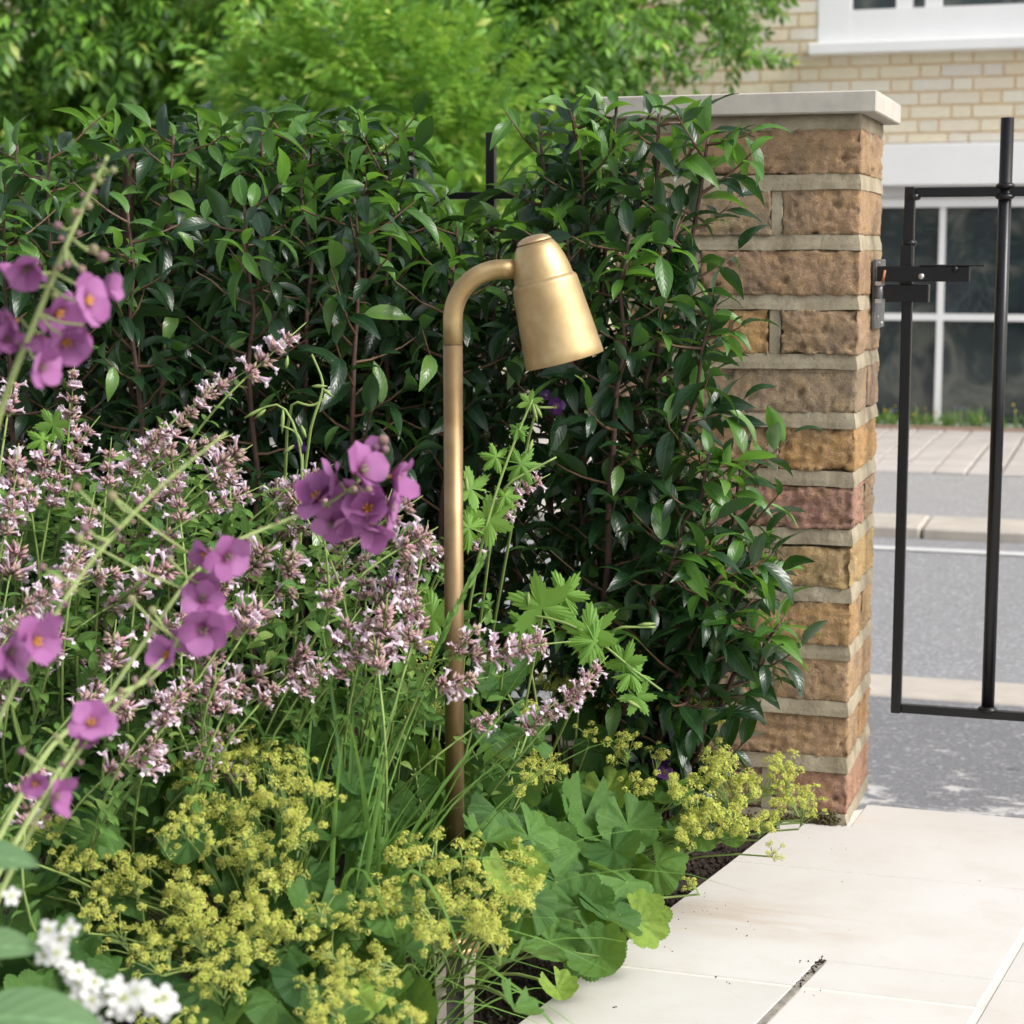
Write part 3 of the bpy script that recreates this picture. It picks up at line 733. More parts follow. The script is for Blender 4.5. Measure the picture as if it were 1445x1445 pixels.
# ================================================================== BRICK GATE PILLAR
PX, PY, PW, PD, PITCHB, BH = -.325, 2.378, .31, .21, .0732, .0565
pillar = thing('gate_pillar', 'short brick gate pillar with pale stone coping beside the open path', 'pillar', (PX, PY, 0))
def rough_brick(sx, sy, sz, seed, rough=1.0):
    r = random.Random(seed); so = Vector((seed * 7.3, seed * 3.1, seed * 1.7))
    st = .0034; nx, ny, nz = [max(2, int(round(v / st))) for v in (sx, sy, sz)]
    ids, V, F = {}, [], []
    def vid(i, j, k):
        key = (i, j, k)
        if key in ids: return ids[key]
        p = Vector((sx * i / nx, sy * j / ny, sz * k / nz))
        rr = .0026
        q = Vector((min(max(p.x, rr), sx - rr), min(max(p.y, rr), sy - rr), min(max(p.z, rr), sz - rr)))
        nrm = (p - q).normalized()
        e = sum(1 for v in ((p.x < .012 or p.x > sx - .012), (p.y < .012 or p.y > sy - .012), (p.z < .010 or p.z > sz - .010)) if v)
        w = q + nrm * rr
        d = noise.noise(p * 26 + so) * .0006 * rough + noise.noise(p * 90 + so) * .0010 * rough + noise.noise(p * 230 + so) * .0013
        rid = noise.noise(Vector((p.x * 14, p.y * 14, p.z * 110)) + so * 2); d += -abs(rid) * .003 * rough * (rough > .9)
        chip = (max(0, noise.noise(p * 45 - so) - .12) * .006 + max(0, noise.noise(p * 150 - so)) * .004) * (1 if e >= 2 else .25) * rough
        pit = max(0, noise.noise(p * 75 + so * 3) - .45) * .02
        cr = 1 - abs(noise.noise(Vector((p.x * 38, p.y * 38, p.z * 62)) + so * 4)) * 14; cr = max(0, cr) * max(0, noise.noise(p * 20 + so * 5) + .1) * .0038
        gr = noise.noise(p * 420 + so) * .0007 + noise.noise(p * 140 - so) * .0007
        w = w + nrm * (d + gr - chip - pit - cr)
        ids[key] = len(V); V.append(w); return ids[key]
    def grid(n1, n2, fn, flip):
        for a in range(n1):
            for b in range(n2):
                f = (fn(a, b), fn(a + 1, b), fn(a + 1, b + 1), fn(a, b + 1)); F.append(f[::-1] if flip else f)
    grid(nx, ny, lambda a, b: vid(a, b, 0), True); grid(nx, ny, lambda a, b: vid(a, b, nz), False)
    grid(nx, nz, lambda a, b: vid(a, 0, b), False); grid(nx, nz, lambda a, b: vid(a, ny, b), True)
    grid(ny, nz, lambda a, b: vid(0, a, b), True); grid(ny, nz, lambda a, b: vid(nx, a, b), False)
    m = MA(); m.add(V, F); return m
# colours: (stretcher, header) or by course from the top
cols = [((.33, .20, .12), (.32, .2, .13)), ((.27, .20, .14), (.38, .23, .14)), ((.31, .19, .125), (.4, .28, .17)), ((.42, .235, .095), (.34, .22, .145)),
        ((.29, .21, .15), (.33, .22, .16)), ((.33, .20, .12), (.43, .24, .105)), ((.34, .17, .145), (.36, .24, .16)), ((.36, .23, .12), (.42, .28, .13)),
        ((.38, .225, .11), (.42, .27, .15)), ((.34, .22, .14), (.37, .235, .145)), ((.33, .20, .12), (.42, .23, .12)), ((.25, .145, .115), (.33, .17, .13))]
HB, SB = .0975, .2005
for k in range(12):
    z = .873 - k * PITCHB - BH; a, b = cols[k]; jx = lambda: rng.uniform(-.002, .002)
    rg = [1.3, .9, .8, 1.2, .9, 1.4, 1.7, 1.1, 1.2, .9, 1.1, 1.2][k]
    def put(x0, y0, sx, sy, col, s):
        part('brick', build(rough_brick(sx, sy, BH + rng.uniform(-.001, .0015), s, rg), 'brick', M['brick']), pillar,
             Matrix.Translation((x0 + jx() * .6, y0 + jx() * .6, z + rng.uniform(-.001, .001))) @ Matrix.Rotation(rng.gauss(0, .006), 4, 'Z'), color=(col[0] * 1.88, col[1] * 1.98, col[2] * 1.86))
    if k % 2 == 0:
        put(PX - SB, PY, SB, HB, a, k * 5 + 1); put(PX - SB, PY + PD - HB, SB, HB, b, k * 5 + 2); put(PX - PW, PY, HB, PD, b, k * 5 + 3)
    else:
        put(PX - HB, PY, HB, PD, b, k * 5 + 1); put(PX - PW, PY, SB, HB, a, k * 5 + 2); put(PX - PW, PY + PD - HB, SB, HB, a, k * 5 + 3)
def ring(z0, z1, prof, seed, seg=.006):
    """mortar bed: a lip of mortar running round the pillar. prof = [(outward, 0..1 height)]"""
    pts = []
    cs = [(PX - PW, PY), (PX, PY), (PX, PY + PD), (PX - PW, PY + PD)]; ns = [(0, -1), (1, 0), (0, 1), (-1, 0)]
    for s in range(4):
        (xa, ya), (xb, yb) = cs[s], cs[(s + 1) % 4]; L = abs(xb - xa) + abs(yb - ya); n = int(L / seg)
        for i in range(n):
            t = i / n; nn = Vector((*ns[s], 0))
            if i == 0: nn = Vector((ns[s][0] + ns[s - 1][0], ns[s][1] + ns[s - 1][1], 0))
            pts.append((Vector((xa + (xb - xa) * t, ya + (yb - ya) * t, 0)), nn))
    V, F, U = [], [], []; np_ = len(prof)
    for p, nn in pts:
        for (o, h) in prof:
            w = noise.noise(Vector((p.x * 30, p.y * 30, z0 * 50 + seed))) * .0010 + noise.noise(Vector((p.x * 110, p.y * 110, z0 * 50 + h * 2))) * .0007
            zz = z0 + (z1 - z0) * h + (noise.noise(Vector((p.x * 25, p.y * 25, seed + h * 3))) * .0018)
            V.append((p.x + nn.x * (o + w), p.y + nn.y * (o + w), zz)); U.append((0, 0))
    n = len(pts)
    for i in range(n):
        j = (i + 1) % n
        for q in range(np_ - 1): F.append((i * np_ + q, j * np_ + q, j * np_ + q + 1, i * np_ + q + 1))
    m = MA(); m.add(V, F, U); return m
for k in range(12):
    zt = .873 - k * PITCHB - BH; zb = zt - (PITCHB - BH)
    if k == 11: zb = -.005
    part('mortar_joint', build(ring(zb - .0012, zt + .002, [(-.012, 0), (-.005, 0), (.0002, .03), (-.0004, .4), (-.0028, 1), (-.012, 1.02)], k), 'mortar_joint', M['mortar'], False), pillar)
    z = zt
    for (yy, s) in ((PY + .0025, 1), (PY + PD - .0015, -1)):
        jxx = PX - SB - .0125 if k % 2 == 0 else PX - HB - .0135
        bb = box((jxx, min(yy, yy + s * .02), z + .001), (jxx + .0145, max(yy, yy + s * .02), z + BH - .001), .001)
        part('mortar_joint', build(bb, 'mortar_joint', M['mortar'], False), pillar)
    if k % 2 == 0:
        part('mortar_joint', build(box((PX - .02, PY + HB - .0005, z + .001), (PX - .0035, PY + PD - HB + .0005, z + BH - .001), .001), 'mortar_joint', M['mortar'], False), pillar)
part('core', build(box((PX - PW + .014, PY + .014, 0), (PX - .014, PY + PD - .014, .873)), 'core', M['mortar'], False), pillar)
part('mortar_bed', build(ring(.871, .8915, [(-.02, 0), (-.0045, 0), (-.002, .1), (-.001, .5), (-.002, .98), (-.02, 1)], 40), 'mortar_bed', M['mortar']), pillar)
part('coping_stone', build(box((PX - PW - .018, PY - .018, .8905), (PX + .018, PY + PD + .018, .9165), .0016), 'coping_stone', M['coping'], False), pillar)
# moss and crumbs at the pillar's foot
ml = []
for k in range(900):
    t = rng.random(); x = PX - .012 - abs(rng.gauss(0, .03)) if rng.random() < .85 else PX - rng.random() * .2
    s = rng.uniform(.0012, .0032)
    ml.append((rng.randrange(5), Matrix.LocRotScale(Vector((x, PY - .001 + abs(rng.gauss(0, .003)) * -1, abs(rng.gauss(0, .005)))), rvec().to_track_quat('Z', 'Y'), Vector((s, s, s)))))
mossm = simple('moss', (.09, .075, .03), 1, var=.6, nscale=200)
structure('moss', joined('moss', ct, ml, [mossm]))['kind'] = 'stuff'

# ================================================================== GATE
GY = 2.498
def gp(px, py): p = on_y(px, py, GY); return p.x, p.z
gate = thing('gate', 'black painted iron gate with round bars, hung beside the brick pillar', 'gate', (gp(1270, 640)[0], GY, SZ + .1))
gx0 = gp(1283, 275)[0]; gx0 = (gx0 + gp(1266, 1000)[0]) / 2; gzt = gp(1300, 271)[1]; gzb = gp(1300, 1001)[1]; t_ = .0065
gw = .95
for (n, a, b) in (('stile', (gx0 - t_, GY - t_, gzb - t_), (gx0 + t_, GY + t_, gzt + t_)), ('stile', (gx0 + gw - t_, GY - t_, gzb - t_), (gx0 + gw + t_, GY + t_, gzt + t_)),
                  ('rail', (gx0 + t_, GY - t_ + .0005, gzt - t_), (gx0 + gw - t_, GY + t_ - .0005, gzt + t_ - .001)), ('rail', (gx0 + t_, GY - t_ + .0005, gzb - t_ + .001), (gx0 + gw - t_, GY + t_ - .0005, gzb + t_ - .001))):
    part(n, build(box(a, b, .0012), n, M['black'], False), gate)
bx = (gp(1419, 285)[0] + gp(1393, 990)[0]) / 2; btop = gp(1426, 166)[1]
for k in range(7):
    x = bx + k * (bx - gx0)
    if x > gx0 + gw - .03: break
    b = part('bar', build(tube([(x, GY, gzb + t_), (x, GY, btop)], .0082, 16), 'bar', M['black']), gate)
    for zc in (gzt + t_, gzt - t_, gzb + t_):
        m = lathe([(.0085, -.004), (.0115, -.0022), (.0125, 0), (.0112, .0022), (.0085, .004)], 14)
        for i, v in enumerate(m.V):
            w = 1 + .12 * noise.noise(Vector(v) * 300 + Vector((k, zc * 50, 0))); m.V[i] = (v[0] * w + x, v[1] * w + GY, v[2] + zc)
        part('weld', build(m, 'weld', M['black']), b)
# stile weld and sleeve
zq = lambda py: gp(1285, py)[1]
for (px, py) in ((1285, 278), (1290, 343)):
    m = lathe([(.001, -.005), (.008, -.0035), (.0098, 0), (.008, .0035), (.001, .005)], 12)
    for i, v in enumerate(m.V):
        w = 1 + .25 * noise.noise(Vector(v) * 250 + Vector((px, 0, 0))); m.V[i] = (v[0] * w + gx0 + (.001 if py > 300 else .004), v[1] * w + GY, v[2] + zq(py))
    part('weld', build(m, 'weld', M['black']), gate)
part('sleeve', build(box((gx0 - t_ - .0025, GY - t_ - .004, zq(402)), (gx0 + t_ - .001, GY - t_, zq(346)), .001), 'sleeve', M['black'], False), gate)
xx = lambda px, py: gp(px, py)[0]
# latch bar and keep box
la = part('latch_bar', build(box((xx(1240, 385), GY - .020, zq(397)), (xx(1370, 385), GY - t_ - .0042, zq(375.5)), .001), 'latch_bar', M['black'], False), gate)
part('latch_tab', build(box((xx(1300, 375), GY - .021, zq(375.4)), (xx(1391, 375), GY - .0045, zq(373.2)), .0004), 'latch_tab', M['black'], False), la)
for (px, py, rr, mt) in ((1300, 390, .0042, 'bolt'), (1348, 380, .0042, 'black')):
    m = MA(); m.ma(lathe([(0.0001, -.004), (rr * .7, -.0035), (rr, -.001), (rr, 0)], 14))
    p = on_y(px, py, GY - .0202); part('bolt', build(m, 'bolt', M[mt]), la, Matrix.Translation((p.x, GY - .0201, p.z)) @ Matrix.Rotation(-math.pi / 2, 4, 'X'))
kb = part('keep_box', build(box((xx(1248, 414), GY - .016, zq(426)), (xx(1312, 414), GY + .004, zq(401)), .001), 'keep_box', M['black'], False), gate)
hg = thing('hinge_plate', 'grey steel hinge plate with knuckle screwed to the side of the brick pillar', 'hinge', (PX, GY, .66))
pz0, pz1 = gp(1236, 464)[1], gp(1236, 366)[1]
part('plate', build(box((PX + .0015, GY - .012, pz0), (PX + .0065, GY + .082, pz1), .0008), 'plate', M['steel'], False), hg)
for q in (.06, .16, .84, .94):
    part('screw', build(lathe([(.0026, 0), (.0024, .0008), (.0001, .0012)], 10), 'screw', M['bolt']), hg, Matrix.Translation((PX + .0065, GY + .035 + .02 * (1 if q in (.06, .84) else -1), pz0 + (pz1 - pz0) * q)) @ Matrix.Rotation(math.pi / 2, 4, 'Y'))
kz = gp(1241, 412)[1]
part('knuckle', build(tube([(PX + .011, GY - .016, kz - .013), (PX + .011, GY - .016, kz + .013)], .0055, 14), 'knuckle', M['steel']), hg)
for s in (-1, 1): part('nut', build(tube([(PX + .011, GY - .016, kz + s * .0085), (PX + .011, GY - .016, kz + s * .0135)], .0078, 6), 'nut', M['bolt'], False), hg)
part('pin', build(tube([(PX + .016, GY - .022, kz + .012), (PX + .0185, GY - .022, kz + .028)], .0017, 8), 'pin', M['rust']), hg)

# ================================================================== RAILINGS AND DWARF WALL BEHIND THE HEDGE
RY = 2.60
dw = thing('dwarf_wall', 'low rendered wall carrying the black railings behind the laurel hedge', 'wall', (-1.4, RY, SZ))
part('wall', build(box((-3.2, RY - .06, SZ), (PX - PW - .002, RY + .06, .03), .004), 'wall', M['mortar'], False), dw)
fence = thing('railings', 'black iron railings with square bars rising just above the laurel hedge', 'railings', (-1.4, RY, .03))
rx = lambda px: on_y(px, 230, RY).x
ztop = on_y(693, 187, RY).z; zr = on_y(693, 276, RY).z
x = rx(693); sp_ = rx(693) - rx(580)
xs = [x + k * sp_ for k in range(-14, 2) if x + k * sp_ < PX - PW - .01]
for q in xs: part('bar', build(box((q - .0065, RY - .0065, .03), (q + .0065, RY + .0065, ztop - (.004 if q < x - .05 else 0)), .001), 'bar', M['black'], False), fence)
for zz in (zr, .1): part('rail', build(box((-3.2, RY - .009, zz - .005), (PX - PW - .001, RY + .009, zz + .005), .001), 'rail', M['black'], False), fence)

# ================================================================== BRASS SPIKE LAMP
LB = gz(643, 1432); FH = Vector((-math.sin(TH), math.cos(TH), 0))
def onp(px, py, off=0.0):
    r = ray(px, py); return CAM + r * (((LB + FH * off) - CAM).dot(FH) / r.dot(FH))
lamp = thing('garden_lamp', 'tall aged brass spotlight on a bent pole standing among the lady\'s mantle', 'lamp', (LB.x, LB.y, 0))
sc_ = 1.85 / FPX
bc = onp(643, 1335); flz = bc.z; pr = 13.2 * sc_ * .985
Pb = Vector((LB.x, LB.y, 0))
top_arm = onp(700, 380).z; rad_b = 66 * sc_
split = onp(643, 486).z
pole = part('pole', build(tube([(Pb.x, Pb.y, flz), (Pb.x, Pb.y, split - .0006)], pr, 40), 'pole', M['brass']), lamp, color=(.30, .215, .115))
path = [Vector((Pb.x, Pb.y, split))]
zb_ = top_arm - rad_b
path.append(Vector((Pb.x, Pb.y, zb_)))
for k in range(1, 17):
    a = math.pi / 2 * k / 16
    path.append(Vector((Pb.x, Pb.y, zb_)) + RT * (rad_b * (1 - math.cos(a))) + Vector((0, 0, rad_b * math.sin(a))))
path.append(onp(730, 380))
path[-1].z = top_arm
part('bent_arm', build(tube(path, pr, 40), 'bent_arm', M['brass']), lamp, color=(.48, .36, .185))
part('joint_ring', build(tube([(Pb.x, Pb.y, split - .0008), (Pb.x, Pb.y, split + .0002)], pr * .965, 32), 'joint_ring', M['inner']), lamp)
A0 = onp(751.5, 332); A1 = onp(797, 509); ax = (A1 - A0).normalized(); s2 = (A1 - A0).length / 182.8
# brass shade turned about its axis
prof = [(0.5, 11), (24.2, 11), (24.9, 11.2)]
for (s, r_) in [(12, 26.2), (18, 30.0), (26, 33.8), (36, 37.2), (46, 39.8), (55, 41.4), (60, 42.0), (62, 42.2), (63.2, 43.2), (66.5, 46.0), (68, 46.9), (70, 47.2), (100, 50.0), (140, 53.6), (170, 56.3), (182.2, 57.3), (182.8, 57.0), (182.8, 55.6), (178, 55.2), (140, 51.8), (100, 48.2), (75, 45.5)]: prof.append((r_, s))
m = lathe([(r_ * s2, s * s2) for r_, s in prof], 96)
m.I = [0 if (i // 96) < 19 else 1 for i in range(len(m.F))]
Ml = frame(A0, FH.cross(ax), ax, 1.0)
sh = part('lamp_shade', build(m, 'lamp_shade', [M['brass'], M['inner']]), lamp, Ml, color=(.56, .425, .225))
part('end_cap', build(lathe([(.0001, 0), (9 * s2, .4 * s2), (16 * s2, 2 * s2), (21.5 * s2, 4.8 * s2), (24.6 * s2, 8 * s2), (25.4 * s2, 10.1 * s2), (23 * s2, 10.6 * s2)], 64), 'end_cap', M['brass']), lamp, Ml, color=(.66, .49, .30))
part('bulb', build(lathe([(.0001, 100 * s2), (30 * s2, 100 * s2), (34 * s2, 92 * s2), (30 * s2, 76 * s2)], 32), 'bulb', M['white']), lamp, Ml)
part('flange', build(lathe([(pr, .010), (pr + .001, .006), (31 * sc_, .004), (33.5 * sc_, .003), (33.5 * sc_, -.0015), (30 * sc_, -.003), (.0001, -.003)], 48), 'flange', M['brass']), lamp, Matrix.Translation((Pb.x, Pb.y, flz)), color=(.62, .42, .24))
Rz = Matrix.Translation((Pb.x, Pb.y, 0)) @ Matrix.Rotation(TH, 4, 'Z')
def taper(x0, x1, X0, X1, y, z0, z1):
    m = MA(); m.add([(x0, -y, z0), (x1, -y, z0), (x1, y, z0), (x0, y, z0), (X0, -y, z1), (X1, -y, z1), (X1, y, z1), (X0, y, z1)], [(0, 3, 2, 1), (4, 5, 6, 7), (0, 1, 5, 4), (1, 2, 6, 5), (2, 3, 7, 6), (3, 0, 4, 7)]); return m
q = sc_
for s in (-1, 1):
    a = sorted((s * 12 * q, s * 22 * q)); b = sorted((s * 13 * q, s * 29 * q))
    part('mount_fin', build(taper(a[0], a[1], b[0], b[1], .018, -.05, flz - .0035), 'mount_fin', M['paleblock'], False), lamp, Rz)
part('mount_core', build(box((-12.5 * q, -.006, -.05), (12.5 * q, .006, flz - .004)), 'mount_core', M['darkblock'], False), lamp, Rz)

# ================================================================== LAUREL HEDGE
def ground_at(px, d):
    p = at(px, 360, d); return Vector((p.x, p.y, -.02))
LT = [leaf(1, .33, 6, 4, .32, dr, .42, wv, 1.0, s, tw) for s, (dr, wv, tw) in enumerate([(.5, .03, .1), (.8, .025, -.2), (1.1, .035, .2), (.6, .05, .35), (.9, .02, -.3)])]
LT = LT + LT; LM = [build(t, 'leaf', M['laurel'] if k < 5 else M['laurel_lit']) for k, t in enumerate(LT)]
import copy
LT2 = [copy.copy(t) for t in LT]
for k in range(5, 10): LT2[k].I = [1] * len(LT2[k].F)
def laurel(label, base_list, tips, leafsize, gap=.034, seed=1, twl=(.045, .095), low=.12, group='laurel shrubs behind the flower bed', side=0.0):
    r = random.Random(seed)
    b0 = sum(base_list, Vector()) / len(base_list)
    t = thing('laurel_shrub', label, 'shrub', (b0.x, b0.y, -.02), group)
    pl = []; twigs = MA()
    def leaves_on(path, n0, s, lit_share=.02):
        n = n0
        for i in range(n):
            f = .18 + .8 * i / max(1, n - 1); p, d = pt_on(path, min(f, .999))
            az = i * 2.4 + r.uniform(-.4, .4)
            sidev = d.orthogonal().normalized(); sidev = Matrix.Rotation(az, 3, d) @ sidev
            ld = (sidev * 1.0 + d * r.uniform(.35, .9) + Vector((0, 0, r.uniform(-.75, .15)))).normalized()
            if f > .9: ld = (sidev * .5 + d).normalized()
            up = Vector((0, 0, 1)) + rvec(r) * .35
            pl.append((r.randrange(5) + (5 if r.random() < lit_share else 0), frame(p, ld, up, s * r.uniform(.55, 1.15), r.gauss(0, .4))))
    for b, tip in zip(base_list, tips):
        L = (tip - b).length
        path = curve(b, tip, (r.gauss(0, .02), r.gauss(0, .02), .04), 12, .004, r)
        part('stem', build(tube(path, [.0062 * (1 - .72 * i / 12) for i in range(13)], 7), 'stem', M['bark']), t)
        n = int(L * (1 - low) / gap)
        for i in range(n):
            f = low + (1 - low) * (i + r.random() * .6) / n; p, d = pt_on(path, min(f, .995))
            az = i * 2.4 + r.uniform(-.5, .5)
            out = Vector((math.cos(az), math.sin(az), 0)); tl = r.uniform(*twl) * (1.0 if f < .8 else .75)
            e = p + out * tl + Vector((0, 0, tl * r.uniform(.2, .9)))
            tp = curve(p, e, (0, 0, -tl * .12), 4, .001, r)
            twigs.ma(tube(tp, [.0021, .0018, .0015, .0012, .0008], 4, 0, False))
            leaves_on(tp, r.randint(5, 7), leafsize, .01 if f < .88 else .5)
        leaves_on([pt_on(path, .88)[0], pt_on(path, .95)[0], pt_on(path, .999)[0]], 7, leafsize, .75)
    iv = world_of(t).inverted(); twigs.V = [tuple(iv @ Vector(v)) for v in twigs.V]
    part('twigs', build(twigs, 'twigs', M['twig']), t, world_of(t), kind='stuff')
    scatter(t, 'leaf', LT2, LM, [M['laurel'], M['laurel_lit']], pl)
    return len(pl)
hedge = [
 ('laurel shrub at the far left end of the hedge behind the mauve flowers', [(-30, 2.5), (30, 2.4), (80, 2.3), (10, 2.25), (60, 2.5)], [(-40, 225, 2.5), (25, 205, 2.4), (70, 215, 2.3), (5, 290, 2.2), (100, 240, 2.5)]),
 ('laurel shrub second from the left in the hedge, with a bare cut stem', [(140, 2.45), (190, 2.4), (230, 2.3), (170, 2.2), (250, 2.5)], [(135, 215, 2.45), (185, 205, 2.4), (245, 190, 2.35), (180, 300, 2.15), (280, 185, 2.5)]),
 ('laurel shrub in the middle of the hedge with the most upright red stems', [(330, 2.45), (370, 2.35), (400, 2.25), (340, 2.2), (420, 2.5)], [(325, 190, 2.45), (370, 185, 2.35), (430, 195, 2.35), (345, 290, 2.15), (440, 185, 2.5)]),
 ('laurel shrub behind the left side of the bent brass lamp arm', [(480, 2.45), (520, 2.35), (540, 2.25), (500, 2.2), (560, 2.45)], [(485, 185, 2.45), (515, 180, 2.35), (545, 205, 2.35), (500, 280, 2.15), (570, 270, 2.5)]),
 ('lower sparse laurel shrub behind the lamp head, railings showing above', [(600, 2.45), (640, 2.35), (680, 2.3), (640, 2.25)], [(600, 290, 2.45), (645, 320, 2.4), (700, 350, 2.4), (640, 370, 2.2)]),
]
nl = 0
for i, (lab, bs, ts) in enumerate(hedge):
    for e_ in range(3):
        x_ = bs[0][0] + 20 + e_ * 45; ty_ = ts[0][1] + 70 + e_ * 25; bs.append((x_, 2.52)); ts.append((x_ + rng.uniform(-20, 20), ty_, 2.53))
    nl += laurel(lab, [ground_at(*b) for b in bs], [at(*q) for q in ts], .059, gap=.019, seed=20 + i, low=.04)
nl += laurel('tall laurel shrub spilling in front of the brick pillar', [ground_at(x, d) for x, d in [(790, 2.2), (830, 2.15), (860, 2.25), (880, 2.12), (820, 2.3), (850, 2.1), (900, 2.2), (840, 2.18), (870, 2.16), (780, 2.25), (885, 2.14), (890, 2.13), (880, 2.1), (870, 2.1), (850, 2.08), (900, 2.12), (890, 2.1), (900, 2.1)]],
  [at(*q) for q in [(760, 175, 2.25), (810, 165, 2.2), (870, 150, 2.2), (930, 160, 2.15), (850, 190, 2.3), (890, 330, 2.1), (1000, 185, 2.14), (800, 330, 2.15), (960, 300, 2.12), (740, 260, 2.3), (1010, 430, 2.1), (1000, 640, 2.08), (1030, 800, 2.06), (1040, 860, 2.08), (960, 760, 2.04), (1065, 775, 2.1), (1100, 880, 2.08), (1050, 640, 2.12)]], .057, gap=.022, seed=77, low=.25, twl=(.045, .085))
cs_ = [o for o in COL.objects if o.name == 'laurel_shrub.001'][0]
part('cut_stem', build(tube([at(186, 420, 2.4), at(180, 300, 2.38), at(183, 212, 2.37)], [.008, .0075, .007], 9), 'cut_stem', M['bark']), cs_)

# ================================================================== CLIMBERS ON THE HOUSE
def compound(npair=5, seed=0, L=1.0):
    r = random.Random(seed); m = MA()
    for i in range(npair):
        f = .22 + .7 * i / (npair - 1)
        y = L * f; z = -.28 * L * f * f
        for s in (-1, 1):
            a = s * r.uniform(.75, 1.1); ll = L * .36 * (1 - .35 * abs(f - .5)) * r.uniform(.85, 1.1)
            lf = leaf(ll, ll * .38, 2, 2, .3, .6, seed=r.randrange(99))
            m.ma(lf, Matrix.Translation((0, y, z)) @ Matrix.Rotation(-a, 4, 'Z') @ Matrix.Rotation(-r.uniform(.1, .6), 4, 'X'))
    m.ma(leaf(L * .34, L * .13, 2, 2, .3, .5), Matrix.Translation((0, L * .93, -.26 * L)) @ Matrix.Rotation(-.4, 4, 'X'))
    m.add([(0, 0, 0), (.012 * L, 0, 0), (.006 * L, L * .93, -.26 * L)], [(0, 1, 2)], [(.5, .5)] * 3); return m
CT = [compound(5, s) for s in range(4)]
def climber(name, label, cat, regions, mat, size, n, seed, Y, trunk, normal=(0, -1, .35), upright=0.0, cushions=True):
    r = random.Random(seed); pl = []
    p0 = on_y(trunk[0][0], 500, trunk[0][1]); base = Vector((p0.x, trunk[0][1], SZ)) if cushions else on_y(900, 20, 10.7)
    t = thing(name, label, cat, base)
    CM = [build(q, 'leaf', M[mat]) for q in CT]
    tops = []
    tr_ = .05 if cushions else .006
    for (px, py, yy) in trunk[1:]:
        e = on_y(px, py, yy); tops.append(e)
        path = curve(base, e, (r.uniform(-.3, .3), 0, .3) if cushions else (0, -.1, .1), 10, .03 if cushions else .01, r)
        part('trunk' if len(tops) == 1 else 'branch', build(tube(path, [tr_ * (1 - .7 * i / 10) for i in range(11)], 8), 'trunk', M['bark']), t)
    wts = [a[2] * a[3] for a in regions]; tot = sum(wts)
    for (cx, cy, rx_, ry_, y0, y1), w in zip(regions, wts):
        nn = int(n * w / tot)
        def spot():
            while True:
                u, v = r.uniform(-1, 1), r.uniform(-1, 1)
                if u * u + v * v < 1: return u, v
        for k in range(int(nn * .45)):                      # inner leaves close to the wall
            u, v = spot(); p = on_y(cx + u * rx_, cy + v * ry_, y1 - (y1 - y0) * r.random() ** 2 * .6)
            pl.append((r.randrange(4), frame(p, Vector((r.gauss(0, .8), -.4, r.gauss(-.25 + upright, .55))), Vector(normal) + rvec(r) * .5, size * r.uniform(.65, 1.2))))
        nl_ = 30
        if cushions:
         for k in range(int(nn * 1.0 / nl_)):                # hanging cushions of leaves with deep gaps between
            u, v = spot(); dep_ = (1 - (u * u + v * v)) ** .5; Rl = r.uniform(.13, .27)
            c = on_y(cx + u * rx_, cy + v * ry_, y1 - .1 - (y1 - y0) * dep_ * r.uniform(.4, 1.15))
            for q in range(nl_):
                o = rvec(r); o.y = -abs(o.y) * .9 - .1; o.z = o.z * .8 + .25
                pp = c + Vector((o.x * Rl * 1.1, o.y * Rl, o.z * Rl * 1.2))
                d = o + Vector((0, 0, -.55 + upright * 1.2)) + rvec(r) * .25
                pl.append((r.randrange(4), frame(pp, d, o * .7 + Vector((0, 0, .9)) + rvec(r) * .3, size * r.uniform(.65, 1.1))))
    scatter(t, 'leaf', CT, CM, [M[mat]], pl)
    return t
climber('wisteria', 'large dense wisteria covering the house wall at the upper left', 'climber',
  [(60, 60, 250, 190, 9.9, 10.9), (300, 90, 230, 170, 9.9, 10.9), (120, 180, 230, 120, 10.0, 10.9), (200, 330, 330, 130, 10.2, 10.9), (460, 20, 130, 110, 10.0, 10.9)], 'climber', .36, 2000, 5, 10.5, [(260, 10.7), (200, 60, 10.6), (380, 120, 10.6), (60, 160, 10.6)])
climber('wisteria', 'darker wisteria hanging on the house wall right of the light green bush', 'climber',
  [(750, 90, 110, 105, 9.9, 10.85), (710, -15, 145, 80, 10.0, 10.85), (812, 25, 60, 85, 9.9, 10.8), (730, 210, 120, 120, 10.1, 10.9)], 'climber', .32, 1250, 6, 10.5, [(780, 10.85), (800, 90, 10.8), (850, 20, 10.8)])
climber('flowering_bush', 'light green feathery bush standing before the wisteria in the upper middle', 'bush',
  [(575, 120, 120, 85, 8.5, 9.4), (480, 160, 140, 75, 8.6, 9.4), (620, 230, 110, 100, 8.6, 9.5), (430, 230, 120, 80, 8.7, 9.4)], 'brightleaf', .29, 800, 8, 8.9, [(570, 9.2), (580, 120, 9.1), (480, 170, 9.1), (640, 200, 9.2)], upright=.9)
climber('wisteria', 'light spray of wisteria hanging over the bare pale brick wall', 'climber',
  [(1000, 5, 75, 30, 10.2, 10.6), (1045, 40, 32, 42, 10.2, 10.5), (985, 45, 18, 28, 10.2, 10.5)], 'climber', .20, 190, 9, 10.5, [(930, 10.85), (1040, -30, 10.5), (1050, 50, 10.4)], cushions=False)

# ================================================================== PERENNIALS
CAMV = CAM
def toward_cam(p): return (CAM - p).normalized()
